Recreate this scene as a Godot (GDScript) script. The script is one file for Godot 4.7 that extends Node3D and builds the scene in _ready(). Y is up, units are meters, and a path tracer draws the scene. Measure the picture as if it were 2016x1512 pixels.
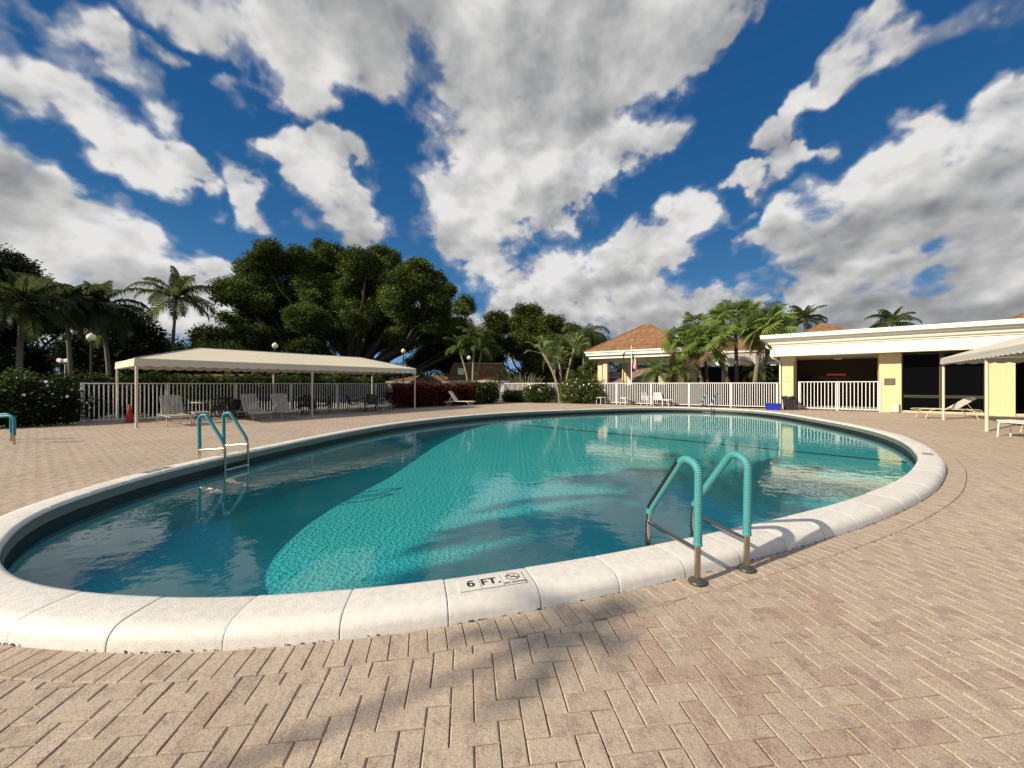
extends Node3D
# A hotel pool deck on a sunny morning: y is up, the camera looks along -z, one unit is a metre.

const POOL := [
	11.57, 21.54, 12.38, 20.62, 12.77, 19.45, 12.78, 18.21, 12.58, 16.99, 12.28, 15.79, 11.96, 14.59, 11.61, 13.4,
	11.19, 12.24, 10.68, 11.11, 10.06, 10.03, 9.35, 9.02, 8.55, 8.07, 7.69, 7.18, 6.75, 6.37, 5.77, 5.62,
	4.72, 4.95, 3.64, 4.35, 2.52, 3.82, 1.38, 3.34, 0.21, 2.91, -0.99, 2.59, -2.2, 2.48, -3.42, 2.68,
	-4.41, 3.28, -5.18, 4.24, -5.5, 5.54, -5.51, 6.78, -5.37, 8.02, -5.18, 9.24, -4.95, 10.46, -4.65, 11.66,
	-4.26, 12.84, -3.76, 13.97, -3.15, 15.05, -2.45, 16.07, -1.65, 17.01, -0.77, 17.88, 0.19, 18.67, 1.22, 19.36,
	2.3, 19.97, 3.42, 20.51, 4.54, 21.02, 5.68, 21.52, 6.84, 21.96, 8.03, 22.28, 9.27, 22.37, 10.48, 22.13]
const COPING_TOP := 0.12
const COPING_WIDTH := 0.36
const WATER_LEVEL := -0.11
const EXPOSURE := 1.35

const CLOUDS := [
	[-42.3, 37.6, 6.3, 2.5, 1.00, 0.62], [-35.8, 39.1, 6.6, 3.0, 1.10, 0.72], [-31.0, 37.5, 5.4, 3.3, 1.20, 0.85], [-29.9, 35.2, 4.6, 2.7, 1.10, 0.88],
	[-25.7, 40.1, 6.9, 3.7, 0.90, 0.62], [-19.8, 42.1, 7.5, 3.6, 0.80, 0.50], [-18.4, 38.6, 4.2, 2.2, 0.50, 0.45], [-27.5, 44.2, 18.1, 2.8, 1.10, 0.60],
	[-43.5, 35.2, 2.4, 1.5, 0.70, 0.70], [-41.5, 32.2, 1.1, 0.9, 0.50, 0.55], [-2.2, 46.9, 16.9, 4.3, 1.30, 0.60], [-3.7, 43.0, 13.0, 5.7, 1.30, 0.62],
	[4.0, 40.9, 13.0, 6.6, 1.40, 0.50], [-0.6, 37.2, 13.1, 5.4, 1.40, 0.52], [8.5, 37.4, 10.5, 4.8, 1.30, 0.47], [13.0, 42.3, 8.8, 4.5, 1.00, 0.46],
	[-6.0, 34.0, 6.8, 3.2, 1.20, 0.60], [0.2, 33.7, 9.2, 3.2, 1.10, 0.45], [23.4, 41.4, 9.7, 4.0, 1.20, 0.50], [17.3, 38.7, 7.0, 3.1, 1.00, 0.55],
	[30.7, 40.7, 6.8, 2.7, 1.00, 0.52], [20.7, 36.6, 4.7, 2.3, 0.80, 0.60], [26.5, 37.8, 4.9, 2.1, 0.80, 0.55], [13.0, 47.6, 36.5, 2.7, 1.10, 0.50],
	[0.2, 29.8, 9.2, 4.6, 1.30, 0.88], [-6.7, 26.0, 7.6, 4.3, 1.20, 0.80], [5.5, 29.6, 8.4, 4.0, 1.20, 0.85], [13.0, 30.8, 7.3, 3.3, 1.10, 0.80],
	[19.0, 31.4, 5.2, 2.5, 1.00, 0.75], [8.5, 26.5, 6.8, 3.0, 0.90, 0.65], [-0.6, 24.9, 9.2, 4.4, 1.10, 0.78], [-8.2, 21.5, 6.8, 3.3, 0.80, 0.60],
	[-2.9, 18.9, 6.9, 4.1, 0.70, 0.62], [-3.7, 16.1, 3.8, 2.8, 0.80, 0.75], [3.2, 23.6, 6.9, 3.2, 0.80, 0.60], [24.0, 22.1, 4.2, 3.0, 1.20, 0.80],
	[21.4, 19.7, 5.3, 3.5, 1.30, 0.80], [17.3, 18.2, 5.6, 3.3, 1.30, 0.82], [13.0, 16.5, 5.8, 3.4, 1.30, 0.85], [7.8, 15.0, 5.7, 3.6, 1.40, 0.95],
	[3.2, 13.3, 5.0, 2.9, 1.30, 0.95], [6.3, 18.2, 2.7, 2.4, 1.00, 0.92], [15.9, 14.2, 6.4, 2.8, 1.00, 0.60], [9.3, 11.7, 8.2, 2.5, 1.00, 0.60],
	[-1.4, 12.6, 3.8, 2.2, 0.90, 0.80], [20.7, 11.8, 5.4, 3.1, 0.90, 0.55], [18.0, 9.1, 8.3, 2.9, 0.90, 0.50], [23.4, 12.6, 2.9, 2.4, 0.70, 0.60],
	[28.9, 11.7, 5.3, 2.6, 0.90, 0.60], [26.5, 9.9, 5.5, 2.7, 0.90, 0.60], [31.8, 10.1, 3.3, 2.5, 0.80, 0.60], [-52.4, 26.4, 2.0, 1.9, 1.00, 0.85],
	[-50.3, 25.9, 2.2, 2.0, 1.10, 0.88], [-47.7, 25.4, 2.6, 2.7, 1.20, 0.85], [-45.5, 24.1, 3.2, 2.9, 1.30, 0.85], [-42.7, 23.7, 3.3, 2.8, 1.30, 0.85],
	[-40.6, 22.7, 2.9, 2.2, 1.20, 0.88], [-42.3, 27.6, 2.1, 2.0, 0.90, 0.80], [-49.5, 28.6, 1.3, 1.9, 0.70, 0.80], [-50.8, 20.7, 1.4, 1.5, 0.90, 0.85],
	[-54.1, 26.6, 1.9, 2.2, 0.90, 0.80], [-51.2, 31.9, 2.4, 1.4, 0.60, 0.60], [-48.7, 32.7, 2.0, 1.8, 0.70, 0.70], [-46.6, 32.3, 2.5, 1.7, 0.80, 0.75],
	[-44.7, 31.2, 1.9, 1.8, 0.70, 0.70], [-48.4, 31.1, 2.0, 1.5, 0.50, 0.60], [-52.7, 29.5, 1.7, 1.4, 0.40, 0.60], [-54.3, 19.6, 2.1, 3.6, 1.20, 0.70],
	[-52.7, 19.1, 2.3, 2.9, 1.10, 0.45], [-51.8, 16.9, 3.2, 3.0, 1.30, 0.35], [-53.0, 13.9, 3.6, 3.5, 1.40, 0.60], [-50.0, 15.7, 2.9, 2.7, 1.30, 0.75],
	[-48.0, 15.8, 2.4, 2.4, 1.30, 0.85], [-45.9, 15.2, 2.6, 2.5, 1.30, 0.88], [-43.1, 14.3, 2.7, 2.4, 1.30, 0.90], [-40.1, 13.3, 3.1, 2.2, 1.30, 0.85],
	[-37.3, 12.4, 2.9, 2.3, 1.20, 0.80], [-50.6, 12.3, 4.0, 3.3, 1.40, 0.72], [-46.2, 11.8, 4.4, 3.1, 1.30, 0.62], [-42.3, 10.5, 5.0, 2.8, 1.30, 0.60],
	[-51.8, 8.8, 4.7, 3.2, 1.30, 0.65], [-37.3, 9.5, 4.4, 3.0, 1.10, 0.85], [-46.6, 7.7, 5.8, 3.1, 1.10, 0.70], [-50.6, 5.6, 7.7, 2.9, 1.10, 0.65],
	[-37.8, 6.4, 5.8, 2.4, 0.90, 0.80], [-47.3, 18.7, 2.1, 1.2, 0.45, 0.25], [-35.1, 23.2, 2.0, 2.4, 1.00, 0.75], [-34.6, 20.4, 2.0, 1.9, 0.90, 0.70],
	[-33.2, 19.0, 1.9, 1.3, 0.70, 0.65], [-30.5, 28.3, 2.6, 2.1, 1.00, 0.85], [-28.1, 27.3, 4.2, 3.2, 1.20, 0.80], [-25.7, 25.0, 4.4, 3.1, 1.20, 0.78],
	[-23.1, 22.5, 4.2, 2.7, 1.10, 0.72], [-20.5, 21.0, 3.0, 1.9, 0.90, 0.70], [-27.2, 31.1, 2.4, 1.4, 0.80, 0.75], [-20.8, 29.2, 2.2, 1.8, 0.80, 0.70],
	[-26.3, 20.2, 4.3, 1.8, 0.70, 0.60], [-24.7, 30.1, 1.9, 1.5, 0.60, 0.70], [-36.3, 32.6, 1.7, 0.9, 0.40, 0.60], [43.7, 34.4, 1.6, 1.5, 0.70, 0.65],
	[42.5, 33.0, 2.0, 1.8, 0.90, 0.75], [40.8, 31.6, 2.1, 1.7, 1.00, 0.75], [38.9, 30.6, 1.9, 1.4, 0.90, 0.75], [37.0, 29.4, 1.5, 1.3, 0.80, 0.70],
	[34.0, 28.2, 1.6, 1.4, 0.70, 0.65], [38.5, 25.8, 1.5, 1.1, 0.70, 0.65], [35.0, 25.6, 2.1, 1.5, 0.50, 0.50], [30.1, 24.9, 2.4, 1.0, 1.00, 0.80],
	[44.5, 31.7, 2.0, 1.6, 0.50, 0.60], [36.5, 27.2, 2.2, 2.0, 0.40, 0.50], [32.9, 23.5, 2.2, 2.2, 0.35, 0.50], [49.5, 31.3, 4.5, 1.5, 0.34, 0.50],
	[52.5, 31.0, 3.4, 1.7, 0.34, 0.50], [46.8, 31.1, 2.9, 1.2, 0.30, 0.50], [28.9, 20.7, 2.4, 0.8, 0.40, 0.60], [35.8, 19.5, 2.8, 2.5, 1.20, 0.85],
	[37.5, 21.0, 2.7, 2.1, 1.20, 0.90], [40.3, 20.5, 3.4, 2.6, 1.30, 0.85], [42.9, 21.5, 2.7, 2.4, 1.30, 0.85], [45.3, 23.3, 2.7, 2.7, 1.30, 0.82],
	[47.8, 24.5, 2.1, 1.9, 1.30, 0.85], [46.8, 20.9, 4.0, 3.2, 1.40, 0.75], [49.8, 22.0, 2.9, 3.0, 1.40, 0.75], [52.0, 23.5, 2.0, 2.4, 1.30, 0.85],
	[53.1, 24.7, 1.4, 1.7, 1.20, 0.88], [54.7, 21.4, 3.1, 4.2, 1.40, 0.80], [52.0, 19.4, 3.5, 3.4, 1.40, 0.60], [48.5, 17.6, 5.1, 2.8, 1.40, 0.40],
	[43.7, 17.6, 5.2, 2.5, 1.30, 0.42], [52.5, 15.8, 3.4, 2.6, 1.30, 0.38], [39.4, 17.1, 5.1, 2.2, 1.20, 0.45], [32.1, 18.0, 1.8, 1.6, 1.10, 0.75],
	[35.0, 16.9, 2.6, 1.6, 1.00, 0.60], [38.5, 14.5, 3.8, 1.4, 0.90, 0.45], [36.5, 13.4, 3.5, 1.3, 0.90, 0.55], [42.9, 15.2, 5.0, 1.6, 1.00, 0.35],
	[55.2, 15.3, 3.0, 3.3, 1.30, 0.50], [38.0, 10.8, 3.3, 2.0, 1.20, 0.62], [41.2, 12.0, 3.0, 2.1, 1.30, 0.62], [44.5, 12.2, 3.1, 2.1, 1.30, 0.60],
	[47.8, 12.0, 3.1, 2.2, 1.30, 0.55], [50.8, 12.7, 2.5, 2.1, 1.30, 0.70], [53.1, 13.0, 2.2, 1.8, 1.20, 0.75], [42.9, 9.3, 6.2, 2.5, 1.30, 0.40],
	[48.8, 9.3, 5.0, 2.5, 1.30, 0.42], [52.8, 9.9, 3.4, 2.7, 1.30, 0.55], [39.4, 8.0, 6.9, 2.3, 1.20, 0.42], [46.8, 6.6, 7.2, 2.1, 1.20, 0.38],
	[52.8, 6.3, 4.2, 1.8, 1.20, 0.45], [55.7, 8.4, 3.7, 3.4, 1.20, 0.50], [35.5, 6.6, 6.1, 1.9, 1.00, 0.50], [50.1, 7.6, 2.8, 1.2, 0.70, 0.65],
	[52.5, 8.6, 1.4, 1.1, 0.60, 0.75], [-22.5, 11.0, 16.4, 4.1, 0.80, 0.60], [-8.2, 8.8, 15.1, 3.7, 0.80, 0.60], [7.0, 8.0, 15.2, 3.7, 0.80, 0.55],
	[-31.0, 12.7, 5.1, 3.8, 0.70, 0.60], [-15.6, 14.2, 4.3, 2.8, 0.50, 0.60], [30.7, 5.0, 11.4, 2.6, 0.90, 0.50],
]
const BANYAN := [
	-0.4, 10.0, -0.3, 2.8, 2.5, 2.8,
	-6.7, 7.9, -1.7, 2.8, 2.5, 2.8,
	6.4, 10.8, 3.5, 2.8, 2.5, 2.8,
	2.3, 9.9, 1.0, 2.8, 2.5, 2.8,
	-10.8, 12.9, 1.0, 2.8, 2.5, 2.8,
	-13.5, 7.8, 0.2, 1.5, 1.4, 1.5,
	-13.0, 9.6, -0.3, 2.5, 2.3, 2.5,
	-4.7, 13.4, -2.9, 2.8, 2.5, 2.8,
	-11.1, 14.7, 1.3, 1.8, 1.7, 1.8,
	4.3, 16.7, -0.5, 1.9, 1.7, 1.9,
	-9.9, 7.9, -1.4, 2.7, 2.5, 2.7,
	-2.7, 13.2, 0.1, 2.8, 2.5, 2.8,
	3.4, 12.4, -3.3, 2.8, 2.5, 2.8,
	-3.9, 12.0, 1.3, 2.8, 2.5, 2.8,
	10.2, 12.1, 2.5, 2.7, 2.4, 2.7,
	-1.8, 11.9, -1.2, 2.8, 2.5, 2.8,
	-8.3, 13.1, -3.0, 2.8, 2.5, 2.8,
	-3.1, 8.5, 4.2, 2.8, 2.5, 2.8,
	-12.1, 11.5, 1.1, 2.8, 2.5, 2.8,
	-9.7, 9.5, -1.6, 2.8, 2.5, 2.8,
	-4.5, 10.3, -3.7, 2.8, 2.5, 2.8,
	-8.8, 15.1, 0.7, 2.8, 2.5, 2.8,
	-3.9, 16.3, -2.5, 2.8, 2.5, 2.8,
	9.0, 14.3, 3.6, 1.8, 1.6, 1.8,
	10.9, 10.2, 1.9, 2.8, 2.5, 2.8,
	-6.2, 7.1, -2.0, 1.8, 1.7, 1.8,
	-6.4, 15.4, -0.8, 2.8, 2.5, 2.8,
	-11.2, 6.9, -3.7, 1.4, 1.3, 1.4,
	-2.1, 15.6, -2.5, 2.8, 2.5, 2.8,
	13.2, 8.1, 0.5, 1.8, 1.6, 1.8,
	1.5, 8.2, 3.4, 2.5, 2.3, 2.5,
	-3.4, 17.6, -0.7, 1.4, 1.3, 1.4,
	14.1, 9.6, 4.2, 2.0, 1.8, 2.0,
	6.7, 13.6, -2.2, 2.8, 2.5, 2.8,
	8.6, 10.0, -3.6, 2.8, 2.5, 2.8,
	-1.4, 16.5, 3.1, 1.7, 1.6, 1.7,
	3.8, 7.5, -1.1, 2.0, 1.8, 2.0,
	11.6, 7.6, -2.0, 2.1, 1.9, 2.1,
	-8.2, 11.6, -0.5, 2.8, 2.5, 2.8,
	7.7, 14.5, 1.0, 2.0, 1.8, 2.0,
	0.4, 14.0, -2.5, 2.8, 2.5, 2.8,
	-5.7, 17.1, -3.5, 1.7, 1.5, 1.7,
	-3.1, 7.1, 0.9, 1.6, 1.4, 1.6,
	-8.7, 7.0, 1.4, 1.7, 1.6, 1.7,
	1.6, 12.8, 0.5, 2.8, 2.5, 2.8,
	4.6, 13.6, -3.1, 2.8, 2.5, 2.8,
	-8.0, 16.2, 3.2, 1.7, 1.5, 1.7,
	4.8, 10.3, -0.6, 2.8, 2.5, 2.8,
	7.2, 8.7, 0.4, 2.8, 2.5, 2.8,
	7.6, 12.1, 3.5, 2.8, 2.5, 2.8,
	-10.7, 15.8, -3.3, 2.2, 2.0, 2.2,
	1.1, 11.3, -0.0, 2.8, 2.5, 2.8,
	9.9, 8.8, -0.7, 2.8, 2.5, 2.8,
	6.0, 7.1, 1.2, 1.8, 1.6, 1.8,
	5.5, 15.1, -2.5, 2.3, 2.0, 2.3,
	8.4, 7.7, -2.3, 2.6, 2.3, 2.6,
	1.7, 16.6, -2.5, 1.6, 1.5, 1.6,
	-1.6, 7.2, 0.5, 1.6, 1.4, 1.6,
	-11.9, 13.2, -1.8, 1.8, 1.6, 1.8,
	-10.0, 11.3, 3.8, 2.8, 2.5, 2.8,
	12.0, 11.6, 3.3, 1.5, 1.3, 1.5,
	9.7, 13.2, 2.0, 2.2, 2.0, 2.2,
	3.0, 17.2, -0.8, 1.5, 1.3, 1.5,
	2.8, 14.5, 2.9, 2.8, 2.5, 2.8,
	-3.0, 6.6, -4.9, 3.0, 1.7, 2.1,
	1.8, 6.4, -3.9, 3.0, 1.6, 2.1,
	6.6, 6.6, -1.1, 3.0, 1.7, 2.1,
	10.3, 8.5, 1.8, 2.7, 1.9, 2.1,
	4.2, 8.5, -3.6, 3.0, 1.9, 2.2,
	12.7, 6.6, -3.9, 2.4, 1.4, 1.7,
	0.6, 8.5, -2.7, 3.0, 2.1, 2.3]
const OAK := [
	-3.4, 10.2, -1.8, 2.9, 2.6, 2.4,
	0.0, 11.1, -1.1, 3.4, 2.7, 2.7,
	3.4, 9.5, 0.8, 3.0, 2.7, 2.6,
	-0.8, 7.2, 1.4, 3.8, 2.9, 3.0,
	-4.5, 6.5, 2.1, 3.0, 2.3, 2.4,
	3.4, 6.5, 2.3, 3.4, 2.9, 2.8]
const LEFTTREE := [
	-4.3, 13.1, -3.3, 4.3, 2.7, 3.1,
	-1.1, 14.2, 0.8, 3.2, 1.7, 2.2,
	1.1, 12.8, 1.4, 3.0, 1.9, 2.2,
	-0.5, 10.9, 0.0, 4.8, 2.4, 3.3,
	-5.4, 8.8, -2.6, 4.8, 3.2, 3.6,
	1.1, 8.8, -0.2, 4.3, 2.4, 3.0,
	2.7, 10.4, -3.3, 2.1, 1.6, 1.7]
const DARKTREE := [
	-4.8, 7.1, 2.6, 3.4, 2.2, 2.5,
	-1.4, 8.1, 2.2, 2.9, 2.4, 2.4,
	1.9, 7.1, 0.3, 2.9, 2.4, 2.4,
	-3.4, 4.7, -1.2, 3.9, 1.9, 2.6,
	1.0, 4.2, 2.5, 3.9, 1.9, 2.6,
	4.1, 5.7, 0.4, 2.2, 2.2, 2.0,
	3.6, 3.2, 2.3, 2.4, 1.7, 1.8,
	-8.2, 6.1, 2.1, 2.9, 2.4, 2.4,
	-6.3, 3.5, 0.1, 3.4, 1.7, 2.3,
	6.8, 3.5, -0.5, 2.2, 1.2, 1.5]
const UNDERTREE := [
	-3.2, 5.6, 0.6, 2.4, 1.9, 1.9,
	0.0, 6.0, -0.4, 3.0, 2.0, 2.2,
	3.2, 5.0, -2.0, 2.7, 1.7, 2.0,
	6.4, 5.0, -1.2, 2.7, 1.6, 1.9,
	-1.3, 4.5, 1.9, 3.2, 1.6, 2.2]
const MIDTREE := [
	-3.0, 6.5, -2.7, 3.4, 2.6, 2.7,
	0.4, 6.5, -2.7, 3.4, 2.6, 2.7,
	-4.5, 5.0, 0.8, 3.0, 2.1, 2.3,
	4.5, 5.7, -1.3, 3.0, 2.3, 2.4,
	-1.1, 4.6, 0.2, 3.8, 1.5, 2.4,
	0.4, 9.1, 1.5, 3.4, 2.7, 2.7,
	3.8, 8.1, -2.1, 3.4, 2.6, 2.7,
	-2.3, 8.3, 1.4, 3.0, 2.3, 2.4]
const BACKTREE := [
	-1.5, 6.5, -0.2, 3.4, 3.0, 2.9,
	2.3, 6.5, -0.9, 3.4, 2.9, 2.8,
	4.5, 5.7, 3.0, 2.6, 2.6, 2.3,
	0.8, 4.2, -1.8, 4.5, 2.3, 3.0,
	5.3, 6.5, -0.5, 1.9, 1.7, 1.6,
	-0.8, 8.3, 1.0, 3.4, 2.9, 2.8,
	3.0, 8.1, -2.2, 3.0, 2.6, 2.5]
const FILLTREE := [
	-1.7, 5.4, -0.1, 2.8, 2.4, 2.3,
	1.4, 6.1, -0.5, 2.8, 2.5, 2.4,
	3.5, 4.4, -1.4, 2.4, 2.1, 2.0,
	0.0, 3.7, 1.5, 3.1, 1.8, 2.2,
	5.2, 5.4, -2.0, 2.1, 2.1, 1.9]

# ---------------------------------------------------------------- shapes
class Geo:
	var v := PackedVector3Array()
	var n := PackedVector3Array()
	var u := PackedVector2Array()
	var i := PackedInt32Array()
	var xf := Transform3D()

	func vert(p: Vector3, nn: Vector3, uv := Vector2()) -> int:
		v.append(xf * p)
		n.append((xf.basis * nn).normalized())
		u.append(uv)
		return v.size() - 1

	func face(a: int, b: int, c: int) -> void:   # counter-clockwise as seen from outside
		i.append_array(PackedInt32Array([a, c, b]))

	func tri(a: Vector3, b: Vector3, c: Vector3, ua := Vector2(), ub := Vector2(), uc := Vector2()) -> void:
		var nn := (b - a).cross(c - a).normalized()
		face(vert(a, nn, ua), vert(b, nn, ub), vert(c, nn, uc))

	func quad(a: Vector3, b: Vector3, c: Vector3, d: Vector3, w := 1.0, h := 1.0) -> void:
		var nn := (c - a).cross(d - b).normalized()
		var k := vert(a, nn, Vector2(0, 0))
		vert(b, nn, Vector2(w, 0))
		vert(c, nn, Vector2(w, h))
		vert(d, nn, Vector2(0, h))
		face(k, k + 1, k + 2)
		face(k, k + 2, k + 3)

	func box(c: Vector3, s: Vector3, b := Basis()) -> void:
		var h := s / 2.0
		var p := []
		for k in 8:
			p.append(c + b * Vector3(h.x if k & 1 else -h.x, h.y if k & 2 else -h.y, h.z if k & 4 else -h.z))
		quad(p[4], p[5], p[7], p[6], s.x, s.y)
		quad(p[1], p[0], p[2], p[3], s.x, s.y)
		quad(p[5], p[1], p[3], p[7], s.z, s.y)
		quad(p[0], p[4], p[6], p[2], s.z, s.y)
		quad(p[6], p[7], p[3], p[2], s.x, s.z)
		quad(p[0], p[1], p[5], p[4], s.x, s.z)

	func rbox(c: Vector3, s: Vector3, r := 0.008, b := Basis()) -> void:   # a box with chamfered edges
		var h := s / 2.0
		r = minf(r, minf(h.x, minf(h.y, h.z)) * 0.9)
		var g := func(x, y, z): return c + b * Vector3(x, y, z)
		for a in 3:
			for sg in [-1.0, 1.0]:
				var q := []
				for k in [[-1, -1], [1, -1], [1, 1], [-1, 1]]:
					var e := Vector3()
					e[a] = h[a] * sg
					e[(a + 1) % 3] = (h[(a + 1) % 3] - r) * k[0]
					e[(a + 2) % 3] = (h[(a + 2) % 3] - r) * k[1]
					q.append(c + b * e)
				if sg > 0:
					quad(q[0], q[1], q[2], q[3], s[(a + 1) % 3], s[(a + 2) % 3])
				else:
					quad(q[3], q[2], q[1], q[0], s[(a + 1) % 3], s[(a + 2) % 3])
			for s1 in [-1.0, 1.0]:
				for s2 in [-1.0, 1.0]:
					var b1 := (a + 1) % 3
					var b2 := (a + 2) % 3
					var q := []
					for k in 4:
						var e := Vector3()
						e[a] = (h[a] - r) * (-1.0 if k == 0 or k == 3 else 1.0)
						e[b1] = (h[b1] if k < 2 else h[b1] - r) * s1
						e[b2] = (h[b2] - r if k < 2 else h[b2]) * s2
						q.append(c + b * e)
					if s1 * s2 > 0:
						quad(q[0], q[1], q[2], q[3])
					else:
						quad(q[3], q[2], q[1], q[0])

	func bar(a: Vector3, b: Vector3, w: float, h: float, up := Vector3.UP) -> void:
		var z := (b - a).normalized()
		if absf(z.dot(up)) > 0.98:
			up = Vector3.RIGHT
		var x := up.cross(z).normalized()
		box((a + b) / 2.0, Vector3(w, h, a.distance_to(b)), Basis(x, z.cross(x), z))

	func tube(path: Array, radius, sides := 8, caps := true) -> void:
		var m := path.size()
		var t0: Vector3 = (path[1] - path[0]).normalized()
		var ref := t0.cross(Vector3.UP if absf(t0.y) < 0.9 else Vector3.RIGHT).normalized()
		var first := v.size()
		var far := 0.0
		for k in m:
			var t: Vector3 = (path[mini(k + 1, m - 1)] - path[maxi(k - 1, 0)]).normalized()
			ref = (ref - t * ref.dot(t)).normalized()
			var o := t.cross(ref)
			if k > 0:
				far += path[k].distance_to(path[k - 1])
			var r: float = radius[k] if radius is Array else radius
			for s in sides + 1:
				var a := TAU * s / sides
				var d := ref * cos(a) + o * sin(a)
				vert(path[k] + d * r, d, Vector2(float(s) / sides, far))
		for k in m - 1:
			for s in sides:
				var p := first + k * (sides + 1) + s
				face(p, p + 1, p + sides + 2)
				face(p, p + sides + 2, p + sides + 1)
		if caps:
			for e in [0, m - 1]:
				var t: Vector3 = (path[0] - path[1]).normalized() if e == 0 else (path[m - 1] - path[m - 2]).normalized()
				var c := vert(path[e], t)
				for s in sides + 1:
					vert(xf.affine_inverse() * v[first + e * (sides + 1) + s], t)
				for s in sides:
					if e == 0:
						face(c, c + 2 + s, c + 1 + s)
					else:
						face(c, c + 1 + s, c + 2 + s)

	func lathe(profile: Array, sides := 16, at := Vector3()) -> void:   # profile of Vector2(radius, height), upwards
		var first := v.size()
		for k in profile.size():
			var a: Vector2 = profile[maxi(k - 1, 0)]
			var b: Vector2 = profile[mini(k + 1, profile.size() - 1)]
			var d := b - a
			var nn := Vector2(d.y, -d.x).normalized()
			for s in sides + 1:
				var w := TAU * s / sides
				vert(at + Vector3(cos(w) * profile[k].x, profile[k].y, -sin(w) * profile[k].x), Vector3(cos(w) * nn.x, nn.y, -sin(w) * nn.x), Vector2(float(s) / sides, profile[k].y))
		for k in profile.size() - 1:
			for s in sides:
				var p := first + k * (sides + 1) + s
				face(p, p + 1, p + sides + 2)
				face(p, p + sides + 2, p + sides + 1)

	func prism(poly: PackedVector2Array, top: float, drop: float, chamfer: float) -> void:   # poly in (x, z); a chamfered slab
		var m := poly.size()
		var mid := Vector2()
		for q in poly:
			mid += q / m
		var lo := []
		var hi := []
		for q in poly:
			var d := (q - mid).length()
			lo.append(q)
			hi.append(mid + (q - mid) * maxf(0.3, 1.0 - 1.3 * chamfer / maxf(d, 0.001)))
		var area := 0.0
		for k in m:
			area += poly[k].cross(poly[(k + 1) % m])
		if area > 0:
			lo.reverse()
			hi.reverse()
		var c := vert(Vector3(mid.x, top, mid.y), Vector3.UP)
		for k in m:
			vert(Vector3(hi[k].x, top, hi[k].y), Vector3.UP)
		for k in m:
			face(c, c + 1 + k, c + 1 + (k + 1) % m)
		for k in m:
			var j := (k + 1) % m
			var a := Vector3(lo[k].x, top - chamfer, lo[k].y)
			var b := Vector3(lo[j].x, top - chamfer, lo[j].y)
			quad(a, b, Vector3(hi[j].x, top, hi[j].y), Vector3(hi[k].x, top, hi[k].y))
			quad(a - Vector3(0, drop, 0), b - Vector3(0, drop, 0), b, a)

	func mesh() -> ArrayMesh:
		for k in range(0, i.size(), 3):   # every face turned the way its normals point
			var p := v[i[k]]
			if (v[i[k + 2]] - p).cross(v[i[k + 1]] - p).dot(n[i[k]] + n[i[k + 1]] + n[i[k + 2]]) < 0.0:
				var e := i[k + 1]
				i[k + 1] = i[k + 2]
				i[k + 2] = e
		var a := []
		a.resize(Mesh.ARRAY_MAX)
		a[Mesh.ARRAY_VERTEX] = v
		a[Mesh.ARRAY_NORMAL] = n
		a[Mesh.ARRAY_TEX_UV] = u
		a[Mesh.ARRAY_INDEX] = i
		var m := ArrayMesh.new()
		m.add_surface_from_arrays(Mesh.PRIMITIVE_TRIANGLES, a)
		return m


# ---------------------------------------------------------------- objects
var taken := {}
var M := {}
var rng := RandomNumberGenerator.new()

func numbered(called: String) -> String:
	var k: int = taken.get(called, 0)
	taken[called] = k + 1
	return called if k == 0 else "%s_%03d" % [called, k]

func tag(o: Node3D, label: String, category := "", group := "", kind := "") -> Node3D:
	if label: o.set_meta("label", label)
	if category: o.set_meta("category", category)
	if group: o.set_meta("group", group)
	if kind: o.set_meta("kind", kind)
	return o

func thing(called: String, label: String, category: String, at := Vector3(), turn := 0.0, group := "") -> Node3D:
	var o := Node3D.new()
	o.name = numbered(called)
	add_child(o)
	o.position = at
	o.rotation.y = turn
	return tag(o, label, category, group)

func put(called: String, m: Mesh, material: Material, parent: Node3D, at := Transform3D()) -> MeshInstance3D:
	var o := MeshInstance3D.new()
	o.name = numbered(called) if parent == self else called
	o.mesh = m
	o.material_override = material
	o.transform = at
	parent.add_child(o, true)
	return o

func part(called: String, g: Geo, material: Material, parent: Node3D) -> MeshInstance3D:
	return put(called, g.mesh(), material, parent)

func setting(called: String, g: Geo, material: Material, label := "") -> MeshInstance3D:
	var o := part(called, g, material, self)
	o.set_meta("kind", "structure")
	if label: o.set_meta("label", label)
	return o

func dup(root: Node3D, at: Vector3, turn: float, label := "", group := "") -> Node3D:
	var r: Node3D = root.duplicate()
	r.name = numbered(root.name.rstrip("0123456789").trim_suffix("_"))
	add_child(r)
	r.position = at
	r.rotation.y = turn
	if label: r.set_meta("label", label)
	if group: r.set_meta("group", group)
	return r

func many(called: String, m: Mesh, material: Material, parent: Node3D, places: Array, colors := []) -> MultiMeshInstance3D:
	var mm := MultiMesh.new()
	mm.transform_format = MultiMesh.TRANSFORM_3D
	mm.use_colors = not colors.is_empty()
	mm.mesh = m
	mm.instance_count = places.size()
	for k in places.size():
		mm.set_instance_transform(k, places[k])
		if colors:
			mm.set_instance_color(k, colors[k])
	var o := MultiMeshInstance3D.new()
	o.name = called
	o.multimesh = mm
	o.material_override = material
	o.set_meta("kind", "stuff")
	parent.add_child(o, true)
	return o

# ---------------------------------------------------------------- materials
func paint(r: float, g: float, b: float, rough := 0.6, metal := 0.0) -> StandardMaterial3D:   # real-world (linear) base colour
	var m := StandardMaterial3D.new()
	m.albedo_color = Color(r, g, b).linear_to_srgb()
	m.roughness = rough
	m.metallic = metal
	return m

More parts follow.
